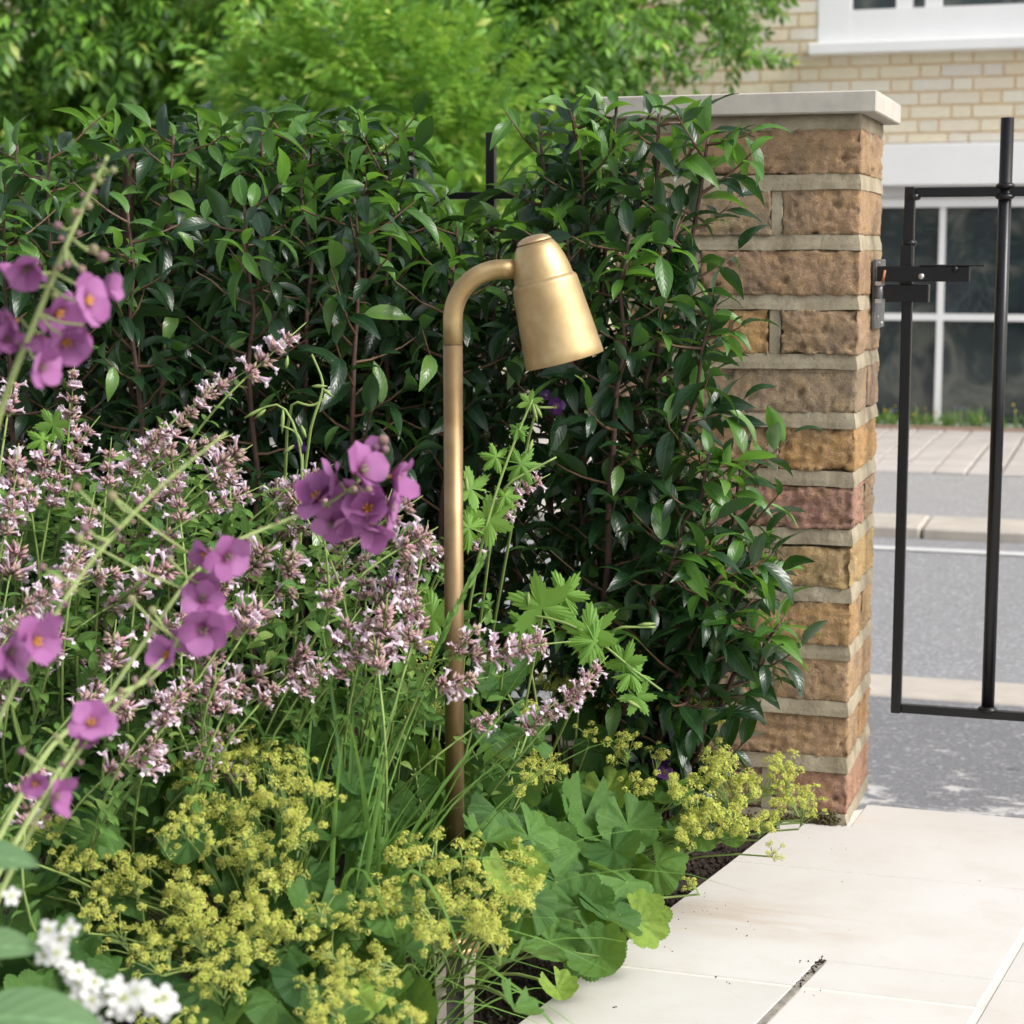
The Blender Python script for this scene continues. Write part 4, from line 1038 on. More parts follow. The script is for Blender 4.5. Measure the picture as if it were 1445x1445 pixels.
# --- floret of catmint: narrow tube opening in a lip
def floret_tpl(seed):
    r = random.Random(seed); m = MA(); n = 5
    pts = [(0, 0, 0), (0, .38, .04), (0, .66, .02), (0, .8, -.04)]; rd = [.06, .075, .13, .17]
    t = tube(pts, rd, n, 0, False); t.U = [(u * .6, v) for u, v in t.U]; m.ma(t)
    for a, L, w in ((-.7, .26, .22), (0, .34, .30), (.7, .26, .22)):
        lf = leaf(L, w, 2, 2, .1, .8); lf.U = [(.5 + u * .5, v) for u, v in lf.U]
        m.ma(lf, Matrix.Translation((math.sin(a) * .12, .76, -.13)) @ Matrix.Rotation(-a, 4, 'Z') @ Matrix.Rotation(-.7, 4, 'X'))
    for a in (-.35, .35):
        lf = leaf(.24, .18, 2, 2, .1, -.3); lf.U = [(.5 + u * .5, v) for u, v in lf.U]
        m.ma(lf, Matrix.Translation((math.sin(a) * .1, .76, .06)) @ Matrix.Rotation(-a, 4, 'Z') @ Matrix.Rotation(.6, 4, 'X'))
    return m
FLT = [floret_tpl(s) for s in range(2)]; FLM = [build(t, 'floret', M['floret']) for t in FLT]
def spike_tpl(nw, seed):
    """stem with whorls of calyces; returns mesh arrays and where the florets sit. length = 1 unit = 0.1 m"""
    r = random.Random(seed); m = MA(); fl = []
    L = .018 * nw + .01
    m.ma(tube([(0, 0, 0), (0, L * .5, .001), (0, L, 0)], [.0011, .0009, .0005], 4), mi=1)
    for w in range(nw):
        y = .006 + .018 * w * (1 - .03 * w); big = 1 - .45 * (w / max(1, nw)) ** 2
        for k in range(int(26 * big) + 6):
            az = r.uniform(0, 2 * math.pi); el = r.uniform(.15, 1.0)
            d = Vector((math.cos(az) * math.cos(el), math.sin(el), math.sin(az) * math.cos(el)))
            l = .0115 * r.uniform(.7, 1.15) * big ** .7; p = Vector((0, y + r.uniform(-.0035, .0035), 0)) + d * .0015
            q = p + d * l; o = d.orthogonal().normalized(); V = [p]
            for j in range(3): V.append(p + d * l * .55 + (Matrix.Rotation(j * 2.094, 3, d) @ o) * .0021 * big ** .5)
            V.append(q); m.add(V, [(0, 1, 2), (0, 2, 3), (0, 3, 1), (1, 4, 2), (2, 4, 3), (3, 4, 1)], mi=0)
        for k in range(r.randint(3, 6) if w < nw - 1 else 2):
            az = r.uniform(0, 2 * math.pi)
            d = Vector((math.cos(az), .45, math.sin(az))).normalized(); p = Vector((0, y, 0)) + d * .006 * big
            fl.append((r.randrange(2), frame(p, d, Vector((0, 1, 0)), .0165 * r.uniform(.8, 1.1) * (big ** .5))))
        if w < nw - 2:
            for s in (-1, 1): m.ma(leaf(.012, .006, 3, 2, .2, .4), frame(Vector((0, y - .003, 0)), Vector((s, .4, r.uniform(-.5, .5))), Vector((0, 1, 0)), 1), 1)
    return m, fl, L
SPK = {n: [spike_tpl(n, n * 10 + s) for s in range(2)] for n in (2, 3, 4, 5)}
SPM = {n: [build(a[0], 'flower_spike', [M['calyx'], M['stem']]) for a in v] for n, v in SPK.items()}
MT = [leaf(1, .46, 4, 3, .25, .6, .35, .03, .9, s) for s in range(3)]; MM = [build(t, 'leaf', M['mint']) for t in MT]

cat_things = {}; cat_leaf = {}
def catmint(key, label, px, d):
    b = ground_at(px, d + .24); b.z = -.02
    cat_things[key] = thing('catmint', label, 'flower', b, 'pink catmint plants'); cat_leaf[key] = []
catmint('a', 'pale pink catmint at the far left edge, behind the mauve petals', -40, 1.72)
catmint('b', 'pale pink catmint with the tallest dense spikes against the dark hedge', 130, 1.85)
catmint('c', 'pale pink catmint in the middle of the bed left of the grass', 300, 1.72)
catmint('d', 'pale pink catmint growing directly left of the lamp pole', 480, 1.88)
catmint('e', 'pale pink catmint with low nodding flowers above the yellow froth at left', 150, 1.55)
catmint('f', 'pale pink catmint reaching past the lamp pole to its right', 590, 1.95)
def add_spike(key, tail, tip, n=None, r=rng):
    T = cat_things[key]; L = (tip - tail).length
    if n is None: n = min(5, max(2, int(round(L / .021))))
    v = r.randrange(2); m, fl, L0 = SPK[n][v]; s = max(.75, min(1.35, L / L0))
    d = (tip - tail).normalized(); Mx = frame(tail, d, toward_cam(tail) + rvec(r) * .5, s, r.uniform(0, 6.28))
    sp = part('flower_spike', SPM[n][v], T, Mx)
    for k, F in fl: part('floret', FLM[k], sp, Mx @ F)
    # the stalk below the spike, with pairs of leaves
    short = r.random() < .5
    base = Vector(T.location); base = base + Vector((r.uniform(-.07, .07), r.uniform(-.05, .05), 0))
    mid = tail - d * (tail - base).length * .35 * 0.9
    path = [base.lerp(mid, t) * (1 - t) + mid.lerp(tail, t) * t for t in [(i / 9 if not short else .62 + .38 * i / 9) for i in range(10)]]
    part('stem', build(tube(path, [.0018 - .0008 * i / 9 for i in range(10)], 4, 0, False), 'stem', M['stem']), T)
    for f in [x / 12 + .2 for x in range(1, 10)]:
        p, dd = pt_on(path, min(f, .99)); az = r.uniform(0, 6.28)
        for s_ in (0, math.pi):
            o = Matrix.Rotation(az + s_, 3, dd) @ dd.orthogonal().normalized()
            cat_leaf[key].append((r.randrange(3), frame(p, o + dd * .5, Vector((0, 0, 1)) + rvec(r) * .3, .021 * r.uniform(.7, 1.3) * (1.15 - .6 * f))))
def spike_px(key, tail, tip, d, n=None):
    add_spike(key, at(tail[0], tail[1], d), at(tip[0], tip[1], d + rng.uniform(-.02, .02)), n)
for a in [('b', (345, 535), (432, 455), 1.8, 4), ('b', (290, 560), (345, 525), 1.8, 3), ('b', (238, 620), (300, 545), 1.78, 5), ('b', (175, 670), (240, 600), 1.77, 5), ('b', (262, 640), (310, 620), 1.78, 3),
          ('b', (98, 592), (106, 505), 1.85, 4), ('b', (85, 660), (135, 595), 1.8, 4), ('b', (55, 680), (80, 615), 1.8, 3), ('b', (70, 720), (85, 655), 1.78, 3), ('b', (150, 690), (155, 640), 1.75, 3),
          ('c', (325, 690), (325, 655), 1.85, 2), ('c', (190, 720), (230, 690), 1.75, 3), ('c', (255, 740), (245, 665), 1.75, 4), ('c', (290, 720), (360, 690), 1.78, 4), ('c', (395, 700), (470, 655), 1.85, 4),
          ('d', (478, 830), (482, 735), 1.85, 4), ('d', (516, 850), (514, 770), 1.8, 4), ('d', (585, 805), (640, 765), 1.88, 3), ('d', (470, 850), (450, 790), 1.8, 3), ('c', (300, 860), (330, 800), 1.72, 4),
          ('f', (655, 775), (750, 685), 1.95, 5), ('f', (720, 700), (765, 675), 1.96, 3), ('f', (655, 925), (805, 905), 1.75, 5), ('f', (700, 930), (760, 900), 1.76, 4), ('f', (640, 925), (665, 895), 1.75, 3),
          ('f', (765, 1015), (850, 950), 1.8, 5), ('f', (800, 990), (845, 940), 1.8, 4), ('f', (740, 1035), (775, 1000), 1.8, 3), ('f', (665, 1030), (700, 1005), 1.78, 2), ('d', (505, 940), (520, 880), 1.7, 4),
          ('d', (545, 930), (570, 900), 1.7, 3), ('d', (470, 960), (500, 925), 1.7, 3), ('d', (420, 985), (450, 945), 1.68, 3), ('c', (365, 995), (395, 965), 1.65, 2), ('c', (315, 1010), (330, 980), 1.63, 2),
          ('e', (230, 1005), (262, 975), 1.6, 3), ('e', (190, 1085), (215, 1050), 1.55, 3), ('e', (225, 1030), (240, 1000), 1.58, 3), ('e', (20, 1130), (50, 1090), 1.5, 3), ('e', (35, 1170), (42, 1130), 1.5, 2),
          ('e', (100, 1010), (130, 980), 1.55, 3), ('a', (10, 590), (18, 545), 1.75, 3), ('a', (5, 760), (20, 690), 1.7, 4), ('b', (110, 790), (125, 730), 1.65, 4), ('c', (60, 850), (105, 790), 1.62, 4),
          ('e', (30, 860), (90, 830), 1.55, 4), ('a', (10, 900), (40, 860), 1.6, 4)]: spike_px(*a)
r_ = random.Random(99)
keys = {'a': (-60, 90), 'b': (20, 330), 'c': (150, 470), 'd': (380, 620), 'e': (-30, 330)}
for k in range(112):
    key = r_.choice('aabbbcccccddddee'); x = r_.uniform(*keys[key])
    ylo = 620 + max(0, (x - 330)) * .55
    y = r_.uniform(ylo, 1060 if key != 'e' else 1130)
    if key == 'e': y = max(y, 820)
    if x > 330 and y > 980: continue
    d = 1.88 - (y - 600) * .0004 + r_.uniform(-.09, .07)
    a = r_.gauss(.45, .5); L = r_.uniform(40, 80)
    tail = at(x, y, d); tip = at(x + math.sin(a) * L, y - math.cos(a) * L, d + r_.uniform(-.03, .03))
    add_spike(key, tail, tip, None, r_)
# extra leafy growth inside the clumps
for key, n in (('a', 380), ('b', 700), ('c', 900), ('d', 560), ('e', 700), ('f', 90)):
    lo, hi = {'a': (-60, 130), 'b': (10, 350), 'c': (180, 480), 'd': (380, 640), 'e': (-20, 300), 'f': (560, 700)}[key]
    T = cat_things[key]
    for k in range(n):
        x = r_.uniform(lo, hi); y = r_.uniform(640 + abs(x - 200) * .25, 1080 - max(0, x - 300) * .35)
        if key == 'f': y = r_.uniform(830, 1050)
        d = 1.93 - (y - 640) * .0005 + r_.uniform(-.10, .08); d = max(d, 1.89) if key in 'df' else d; d = max(d, 1.86) if y > 930 else d
        p = at(x, y, d)
        if noise.noise(p * 14) < -.12: continue
        cat_leaf[key].append((r_.randrange(3), frame(p, Vector((r_.gauss(0, 1), r_.gauss(-.5, .8), r_.gauss(.25, .6))), Vector((0, -.3, 1)) + rvec(r_) * .45, .021 * r_.uniform(.6, 1.4))))
for key in cat_things: scatter(cat_things[key], 'leaf', MT, MM, [M['mint']], cat_leaf[key])

# --- lady's mantle
def mantle_r(a):
    x = abs(math.cos(a * 4.5)); saw = (a * 8.6) % 1.0
    return .86 + .14 * x ** .6 + .055 * (saw - .5)
AL = [polar_leaf(mantle_r, 150, 4, .035, 9, c, .16 + .1 * s, dr, s, w_) for s, (c, dr, w_) in enumerate([(.3, .1, .1), (.0, .35, .16), (.5, .05, .08)])]
AM = [build(t, 'leaf', M['mantle']) for t in AL]
def froth(seed, nc=9, nf=42):
    """spray: thin branching stalk carrying tufts of tiny star flowers. unit ~ metre"""
    r = random.Random(seed); m = MA(); top = .05
    for c in range(nc):
        az = r.uniform(0, 6.28); rad = r.uniform(.004, .026); e = Vector((math.cos(az) * rad, math.sin(az) * rad, top * r.uniform(.45, 1.1)))
        q = Vector((0, 0, top * r.uniform(0, .5)))
        m.ma(tube([q, q.lerp(e, .5) + Vector((0, 0, .003)), e], [.0009, .0007, .0005], 3, 0, False), mi=1)
        R0 = r.uniform(.006, .0105)
        for k in range(nf):
            v = rvec(r); v.z = abs(v.z) * .9 - .25; p = e + v * R0 * r.uniform(.55, 1.0)
            if k % 4 == 0: m.add([e, e + Vector((.0004, 0, 0)), p], [(0, 1, 2)], mi=1)
            nrm = (v + Vector((0, 0, .6)) + rvec(r) * .6).normalized(); o = nrm.orthogonal().normalized(); o = Matrix.Rotation(r.uniform(0, 6), 3, nrm) @ o; o2 = nrm.cross(o)
            s = r.uniform(.0012, .0021)
            V = [p - nrm * s * .5]
            for j in range(8):
                a = j * math.pi / 4; l = s if j % 2 == 0 else s * .42
                V.append(p + (o * math.cos(a) + o2 * math.sin(a)) * l)
            m.add(V, [(0, 8, 1, 2), (0, 2, 3, 4), (0, 4, 5, 6), (0, 6, 7, 8)], mi=0)
    return m
FR = [build(froth(s, 9 + s % 3, 56), 'flower_spray', [M['lime'], M['stem']], False) for s in range(5)]
mant = {}
for key, lab, px, py in [('a', 'lady\'s mantle with yellow froth left of the grass, behind the white flowers', 180, 1300), ('b', 'lady\'s mantle with frothy yellow heads at the bottom, left of the lamp', 380, 1440),
                     ('c', 'lady\'s mantle whose yellow sprays hide the foot of the lamp', 610, 1425), ('d', 'lady\'s mantle with broad scalloped leaves spilling to the paving edge', 800, 1280),
                     ('e', 'lady\'s mantle with yellow sprays in front of the laurel, behind the broad leaves', 840, 1165), ('f', 'lady\'s mantle flopping over the path at the foot of the brick pillar', 985, 1190), ('g', 'lady\'s mantle under the catmint with sprays of yellow in the middle left', 330, 1250)]:
    b = gz(px, py, -.02); mant[key] = thing('ladys_mantle', lab, 'flower', b, 'lady\'s mantle plants')
def nearest(p):
    return min(mant.values(), key=lambda t: (Vector((p.x, p.y, 0)) - Vector((t.location.x, t.location.y, 0))).length)
def dep(x, y): return (-.09 if x < 530 and y < 1200 else 0) + (-.07 if x < 520 or (x < 760 and y > 1180) else 0) + 1.5 + (1445 - y) * .00105 + (.20 if x > 760 else 0) + (.04 if x > 900 else 0)
stalks = {k.name: MA() for k in mant.values()}
LD = proj(Vector(lamp.location) + Vector((0, 0, .05)))[2]
def hides_foot(p, m=0):
    x, y, d = proj(p); return 596 - m < x < 700 + m and 1312 - m < y < 1440 + m and d < LD
def stalk(T, p, r0=.0012):
    b = Vector(T.location) + Vector((rng.uniform(-.025, .025), rng.uniform(-.025, .025), 0))
    mid = b.lerp(p, .6) + Vector((0, 0, .04))
    path = [b.lerp(mid, t) * (1 - t) + mid.lerp(p, t) * t for t in [i / 6 for i in range(7)]]
    m = tube(path, [r0 * (1.3 - .4 * i / 6) for i in range(7)], 4, 0, False); iv = world_of(T).inverted()
    m.V = [tuple(iv @ Vector(v)) for v in m.V]; stalks[T.name].ma(m)
sprays = [(350,1050,55),(300,1085,45),(400,1090,45),(455,1110,50),(330,1110,45),(380,1130,50),(420,1150,40),(90,1155,38),(100,1205,40),(170,1230,40),(255,1165,35),(225,1175,34),(235,1240,55),(300,1225,60),(365,1260,55),
 (205,1310,50),(285,1310,60),(335,1300,60),(405,1310,48),(305,1390,42),(345,1370,40),(480,1415,45),(260,1215,40),(330,1190,45),(30,1190,30),(130,1290,40),(150,1200,30),
 (620,1190,60),(600,1235,70),(650,1260,66),(715,1210,46),(748,1255,48),(560,1255,40),(505,1262,32),(690,1300,42),(700,1330,46),(580,1345,46),(600,1415,46),(690,1430,50),(560,1435,46),(640,1210,50),(660,1180,30),(675,1265,50),(540,1360,40),(620,1300,40),(510,1350,35),(450,1380,35),(430,1440,40),(250,1430,35),
 (770,1070,44),(800,1090,34),(738,1080,36),(822,1040,28),(882,1058,40),(912,1082,36),(880,1095,30),(805,840,34),(830,855,30),(785,965,38),(830,970,40),(862,985,36),(875,955,30),(745,1000,26),(965,975,44),(985,1000,40),(955,1010,36),
 (1000,1060,46),(1022,1085,56),(1005,1115,56),(975,1155,40),(1040,1120,44),(1105,1090,40),(1130,1120,46),(1115,1140,36),(1065,1165,34),(1085,1190,26),(990,1240,26),(950,1115,36),(1010,1150,40),(1085,1105,36),(935,1170,30),(380,1070,50),(310,1130,46),(430,1170,44),(360,1200,50),(270,1280,55),(400,1230,44),(330,1340,50),(235,1350,44),(370,1300,50),(190,1250,36),(440,1300,40),(470,1340,40),(520,1300,36),(590,905,34),(565,890,28),(610,935,26),(575,1000,26),(620,1000,24)]
for (x, y, rpx) in sprays:
    d = dep(x, y) - .03; s = rpx * d / FPX / .036
    for q in range(2 if rpx > 34 else 1):
        p = at(x + rng.gauss(0, rpx * .3), y + rpx * .75 + rng.gauss(0, rpx * .2), d + rng.gauss(0, .02)); T = nearest(p)
        if hides_foot(p + Vector((0, 0, .03)), 4): continue
        tilt = Vector((rng.gauss(0, .45), rng.gauss(-.5, .35), 1))
        part('flower_spray', FR[rng.randrange(5)], T, frame(p, rvec(), tilt, 1) @ Matrix.Diagonal((s, s, s * .8, 1)) if False else Matrix.Translation(p) @ tilt.to_track_quat('Z', 'Y').to_matrix().to_4x4() @ Matrix.Rotation(rng.uniform(0, 6), 4, 'Z') @ Matrix.Scale(s * (.9 if q else .82), 4))
        stalk(T, p)
mleaves = [(770,1140,58),(835,1195,92),(690,1135,55),(740,1110,48),(900,1245,72),(872,1295,62),(800,1245,62),(850,1330,60),(760,1180,60),(722,1375,66),(700,1185,50),(462,1290,66),(500,1315,50),
 (405,1415,70),(440,1385,50),(640,1110,40),(485,1180,60),(350,1340,56),(560,1140,50),(900,1165,55),(800,1395,34),(915,1300,50),(860,1350,54),(820,1110,55),(560,1045,48),(585,1010,45),(620,1060,50),(905,1125,50),
 (940,1220,52),(830,1280,60),(790,1330,48),(770,1290,50),(740,1240,56),(690,1400,60),(660,1150,50),(720,1150,56),(780,1210,66),(840,1150,66),(880,1200,56),(960,1180,40),(1000,1180,34),(1050,1180,26),(1020,1140,30),
 (300,1400,50),(240,1370,55),(180,1370,50),(120,1330,50),(60,1260,45),(200,1260,50),(280,1190,50),(330,1150,50),(400,1200,52),(450,1240,50),(420,1340,52),(520,1400,52),(560,1300,50),(480,1440,60),(330,1440,60),(560,1200,48),(740,1420,44),(930,1080,36),(720,960,44),(760,930,40),(690,1000,46),(700,1060,50),(760,1030,46),(830,1010,44),(900,1010,40),(630,970,40),(860,1060,44),(940,1130,40),(150,1180,44),(90,1250,44),(590,1250,50),(780,1160,55),(510,1100,44),(450,1060,40),(870,1120,50)]
for (x, y, rpx) in mleaves:
    if hides_foot(at(x, y, 1.6), rpx * .35): continue
    d = dep(x, y) + .02; s = rpx * d / FPX * .86; x -= 14; p = at(x, y, d); p.z = max(p.z, .012)
    T = nearest(p); tc = toward_cam(p)
    nrm = Vector((0, 0, .85)) + tc * rng.uniform(.2, .95) + rvec() * .7
    out = (p - Vector(T.location)); out.z = -.02 - .03 * rng.random()
    fall = Vector((out.x, out.y, -.2 * rng.random())) if out.length > .01 else rvec()
    part('leaf', AM[rng.randrange(3)], T, frame(p, fall + rvec() * .02 + tc * .02, nrm, s))
    stalk(T, p, .0016)
for T in mant.values():
    part('stalks', build(stalks[T.name], 'stalks', M['stem']), T, world_of(T), kind='stuff')
# leaves filling the lower bed between the plants
und = {k: [] for k in mant}
inv = {v.name: k for k, v in mant.items()}
for k in range(330):
    x = rng.uniform(-60, 960); y = rng.uniform(1000, 1450)
    if x > 640 and y > 1445 - (x - 640) * .85: continue
    d = dep(x, y) + rng.uniform(.06, .16); p = at(x, y, d)
    if p.z < .01: p.z = .012
    if hides_foot(p, 12): continue
    und[inv[nearest(p).name]].append((rng.randrange(3), frame(p, rvec(), Vector((0, -.4, 1)) + rvec() * .5, rng.uniform(.016, .034))))
for k, T in mant.items():
    if und[k]: scatter(T, 'leaf', AL, AM, [M['mantle']], und[k])

# --- ornamental grass
BT = []
for s in range(8):
    r = random.Random(s); m = MA(); arc = [.15, .3, .5, .75, 1.0, .4, .2, .6][s]; V, F, U = [], [], []
    n = 9
    for i in range(n + 1):
        t = i / n; w = .0062 * (1 - t ** 2.2) + .0004; y = arc * t ** 2 * .8; z = t - arc * .45 * t ** 3
        for j in (-1, 0, 1): V.append((j * w, y - abs(j) * w * .5, z)); U.append((t, .5 + j * .5))
    for i in range(n):
        for j in range(2): q = i * 3 + j; F.append((q, q + 1, q + 4, q + 3))
    m.add(V, F, U); BT.append(m)
BM = [build(t, 'blade', M['blade']) for t in BT]
def grass(label, base, n, hgt, lean, spread, seed, az0=0, azs=3.14, group='ornamental grass tufts'):
    r = random.Random(seed); t = thing('grass_tuft', label, 'grass', base, group); pl = []
    for k in range(n):
        a = az0 + r.uniform(-azs, azs); p = base + Vector((r.gauss(0, spread), r.gauss(0, spread), 0))
        s = hgt * r.uniform(.55, 1.1)
        pl.append((r.randrange(8), Matrix.Translation(p) @ Matrix.Rotation(a, 4, 'Z') @ Matrix.Rotation(-r.gauss(lean, .16), 4, 'X') @ Matrix.Rotation(r.uniform(-.5, .5), 4, 'Z') @ Matrix.Diagonal((s * 1.15, s, s, 1))))
    scatter(t, 'blade', BT, BM, [M['blade']], pl)
gb = gz(478, 1512, -.02)
grass('green fine bladed grass tuft arching left of the lamp pole', gb, 115, .44, .13, .026, 3, az0=-.6, azs=2.2)
grass('loose blue-green grass tuft beside the white flowers at bottom left', gz(20, 1500, -.02), 60, .30, .35, .04, 4, az0=-1.2, azs=1.2)
grass('small grass tuft at the foot of the lamp with long arching blades', gz(560, 1500, -.02), 10, .26, .7, .02, 6, az0=-1.4, azs=1.1)
# a seeding grass head crossing the pole
sg = thing('seeding_grass', 'single green grass seed head leaning across the brass pole', 'grass', gz(470, 1300, -.02))
path = [gz(470, 1300, -.02), at(540, 1100, 1.74), at(590, 980, 1.72), at(632, 880, 1.70), at(682, 785, 1.70)]
fine = [pt_on(path, i / 24)[0] for i in range(25)]
part('stem', build(tube(fine, [.0014 - .0007 * i / 24 for i in range(25)], 5), 'stem', M['stem']), sg)
hd = MA(); SL = leaf(.011, .003, 3, 2, .3, .1)
for k in range(150):
    f = .55 + .43 * k / 150; p, d = pt_on(fine, f); hd.ma(SL, frame(p, d + rvec() * .28, rvec(), rng.uniform(.8, 1.3)))
iv = world_of(sg).inverted(); hd.V = [tuple(iv @ Vector(v)) for v in hd.V]
part('seed_head', build(hd, 'seed_head', M['blade']), sg, world_of(sg), kind='stuff')

# --- dusky cranesbill
def geran_r(a):
    f = (a * 6 / (2 * math.pi) + .5) % 1.0; tri = 1 - abs(2 * f - 1); saw = abs(((a * 6.2) % 1.0) - .5) * 2
    return .36 + .60 * tri ** .8 + .17 * (saw - .5) * min(1, tri * 2)
GL = [polar_leaf(geran_r, 170, 4, .02, 6, c, .22, dr, 10 + s, .06) for s, (c, dr) in enumerate([(.12, .1), (.05, .3)])]
GM = [build(t, 'leaf', M['cranes']) for t in GL]
def petal_flower(T, p, nrm, size, mats, n=5, w=.85, cone=.2, centre='orange', name='flower'):
    """flower part with a child per petal"""
    Mx = frame(p, rvec(), nrm, 1); Mx = Matrix.Translation(p) @ Vector(nrm).normalized().to_track_quat('Z', 'Y').to_matrix().to_4x4() @ Matrix.Rotation(rng.uniform(0, 6), 4, 'Z')
    cm = MA()
    cm.ma(lathe([(.0001, .0014 * size / .016), (.0009 * size / .016, .001 * size / .016), (.001 * size / .016, 0), (.0001, -.001)], 8))
    for k in range(5):
        a = k * 1.256; cm.ma(tube([(0, 0, 0), (math.cos(a) * size * .14, math.sin(a) * size * .14, size * .3)], [size * .02, size * .035], 4))
    f = part(name, build(cm, name, M[centre]), T, Mx)
    for k in range(n):
        a = k * 2 * math.pi / n + rng.gauss(0, .08)
        part('petal', PETAL[(mats, w)][rng.randrange(3)], f, Mx @ Matrix.Rotation(a, 4, 'Z') @ Matrix.Rotation(cone + rng.gauss(0, .12), 4, 'X') @ Matrix.Scale(size * rng.uniform(.92, 1.08), 4))
    return f
def petal_tpl(w, dr, wave, seed): return leaf(1, w, 7, 6, .10, dr, .62, wave, .55, seed)
PETAL = {}
for key in (('mauve', .86), ('purple', .95), ('whitepetal', .62)):
    PETAL[key] = [build(petal_tpl(key[1], d_, wv, s), 'petal', M[key[0]]) for s, (d_, wv) in enumerate([(.3, .05), (.75, .06), (-.3, .07)])]
def cranesbill(label, base, stems, leaves, flowers, buds=()):
    t = thing('cranesbill', label, 'flower', base, 'dusky cranesbill plants')
    for st in stems:
        pts = [base] + [at(*q) for q in st] if len(st[0]) == 3 else st
        f = [pt_on(pts, i / 14)[0] for i in range(15)]
        for _ in range(2): f = [f[0]] + [(f[i - 1] + f[i] * 2 + f[i + 1]) / 4 for i in range(1, 14)] + [f[-1]]
        part('stem', build(tube(f, [.0019 - .0008 * i / 14 for i in range(15)], 5), 'stem', M['stem']), t)
    for (x, y, d, rpx, ang) in leaves:
        p = at(x, y, d); tc = toward_cam(p)
        dirv = RT * math.sin(ang) + Vector((0, 0, math.cos(ang)))
        part('leaf', GM[rng.randrange(2)], t, frame(p, dirv, tc * .9 + Vector((0, 0, .5)) + rvec() * .3, rpx * d / FPX))
    for (x, y, d, rpx) in flowers:
        p = at(x, y, d); petal_flower(t, p, toward_cam(p) + rvec() * .6, rpx * d / FPX, 'purple', w=.95, centre='bud')
    for (x, y, d, ex, ey) in buds:
        a = at(x, y, d); b = at(ex, ey, d)
        bt = tube([a, a.lerp(b, .4), a.lerp(b, .7), b], [.0007, .0022, .0018, .0004], 5)
        part('seed_pod', build(bt, 'seed_pod', M['stem']), t)
    return t
cranesbill('cranesbill stem rising right of the lamp pole to a dark purple flower below the shade', gz(640, 1200, -.02),
  [[(655, 860, 1.92), (700, 690, 1.92), (735, 600, 1.92), (752, 563, 1.92)], [(700, 690, 1.92), (785, 645, 1.92)], [(752, 575, 1.92), (785, 575, 1.92)]],
  [(700, 645, 1.92, 26, -1.3), (735, 655, 1.92, 34, 1.6), (665, 690, 1.92, 36, -1.2), (690, 735, 1.92, 46, .9), (662, 745, 1.91, 36, -1.0), (712, 700, 1.92, 26, 1.5), (748, 568, 1.92, 20, .2), (730, 605, 1.92, 18, 1.3), (735, 610, 1.92, 16, -1.4)],
  [(785, 573, 1.92, 15), (771, 557, 1.93, 8)], [(755, 572, 1.92, 765, 590), (752, 570, 1.92, 758, 596), (745, 640, 1.92, 752, 620), (660, 700, 1.92, 658, 672)])
cranesbill('cranesbill with two big bright green lobed leaves right of the pole', gz(700, 1230, -.02),
  [[(740, 1000, 1.95), (765, 872, 1.9)], [(700, 870, 1.92), (765, 866, 1.9), (835, 893, 1.88), (880, 935, 1.88), (935, 975, 1.88)], [(860, 885, 1.9), (925, 885, 1.9)]],
  [(765, 858, 1.9, 56, -.2), (832, 893, 1.88, 52, .9), (838, 905, 1.87, 40, 2.6), (795, 840, 1.92, 40, .6), (880, 935, 1.88, 36, .3), (890, 950, 1.88, 34, 1.7), (900, 985, 1.88, 30, 2.6), (740, 880, 1.91, 38, -1.8)],
  [], [(840, 885, 1.9, 862, 868), (900, 882, 1.9, 925, 880), (880, 985, 1.88, 905, 1000), (745, 855, 1.9, 746, 835)])
cranesbill('wiry cranesbill seed stems in front of the dark hedge at left of centre', gz(400, 1250, -.02),
  [[(420, 800, 1.95), (430, 640, 1.95), (400, 560, 1.95), (345, 590, 1.95)], [(430, 620, 1.95), (460, 545, 1.95), (440, 500, 1.95)], [(400, 560, 1.95), (440, 575, 1.95), (460, 560, 1.95)], [(430, 640, 1.95), (420, 610, 1.95), (395, 600, 1.95)]],
  [(75, 600, 1.9, 30, .4), (60, 620, 1.9, 26, -1), (500, 740, 1.93, 26, .4), (610, 870, 1.86, 46, .8), (590, 850, 1.88, 36, -.6)],
  [(425, 632, 1.95, 10), (555, 822, 1.85, 13), (545, 850, 1.85, 12)], [(400, 575, 1.95, 398, 612), (345, 590, 1.95, 372, 575), (455, 548, 1.95, 470, 560), (440, 545, 1.95, 462, 545), (425, 600, 1.95, 432, 618), (400, 640, 1.95, 415, 628), (375, 578, 1.95, 360, 590), (404, 520, 1.95, 406, 502)])
cranesbill('small cranesbill with two very dark purple flowers near the pillar foot', gz(960, 1200, -.02),
  [[(945, 1120, 2.1), (937, 1090, 2.1), (930, 1078, 2.1)], [(945, 1120, 2.1), (940, 1095, 2.1)]], [(950, 1110, 2.1, 24, 1), (965, 1125, 2.1, 22, 2)],
  [(932, 1071, 2.1, 15), (938, 1090, 2.09, 16), (922, 1075, 2.11, 9)])

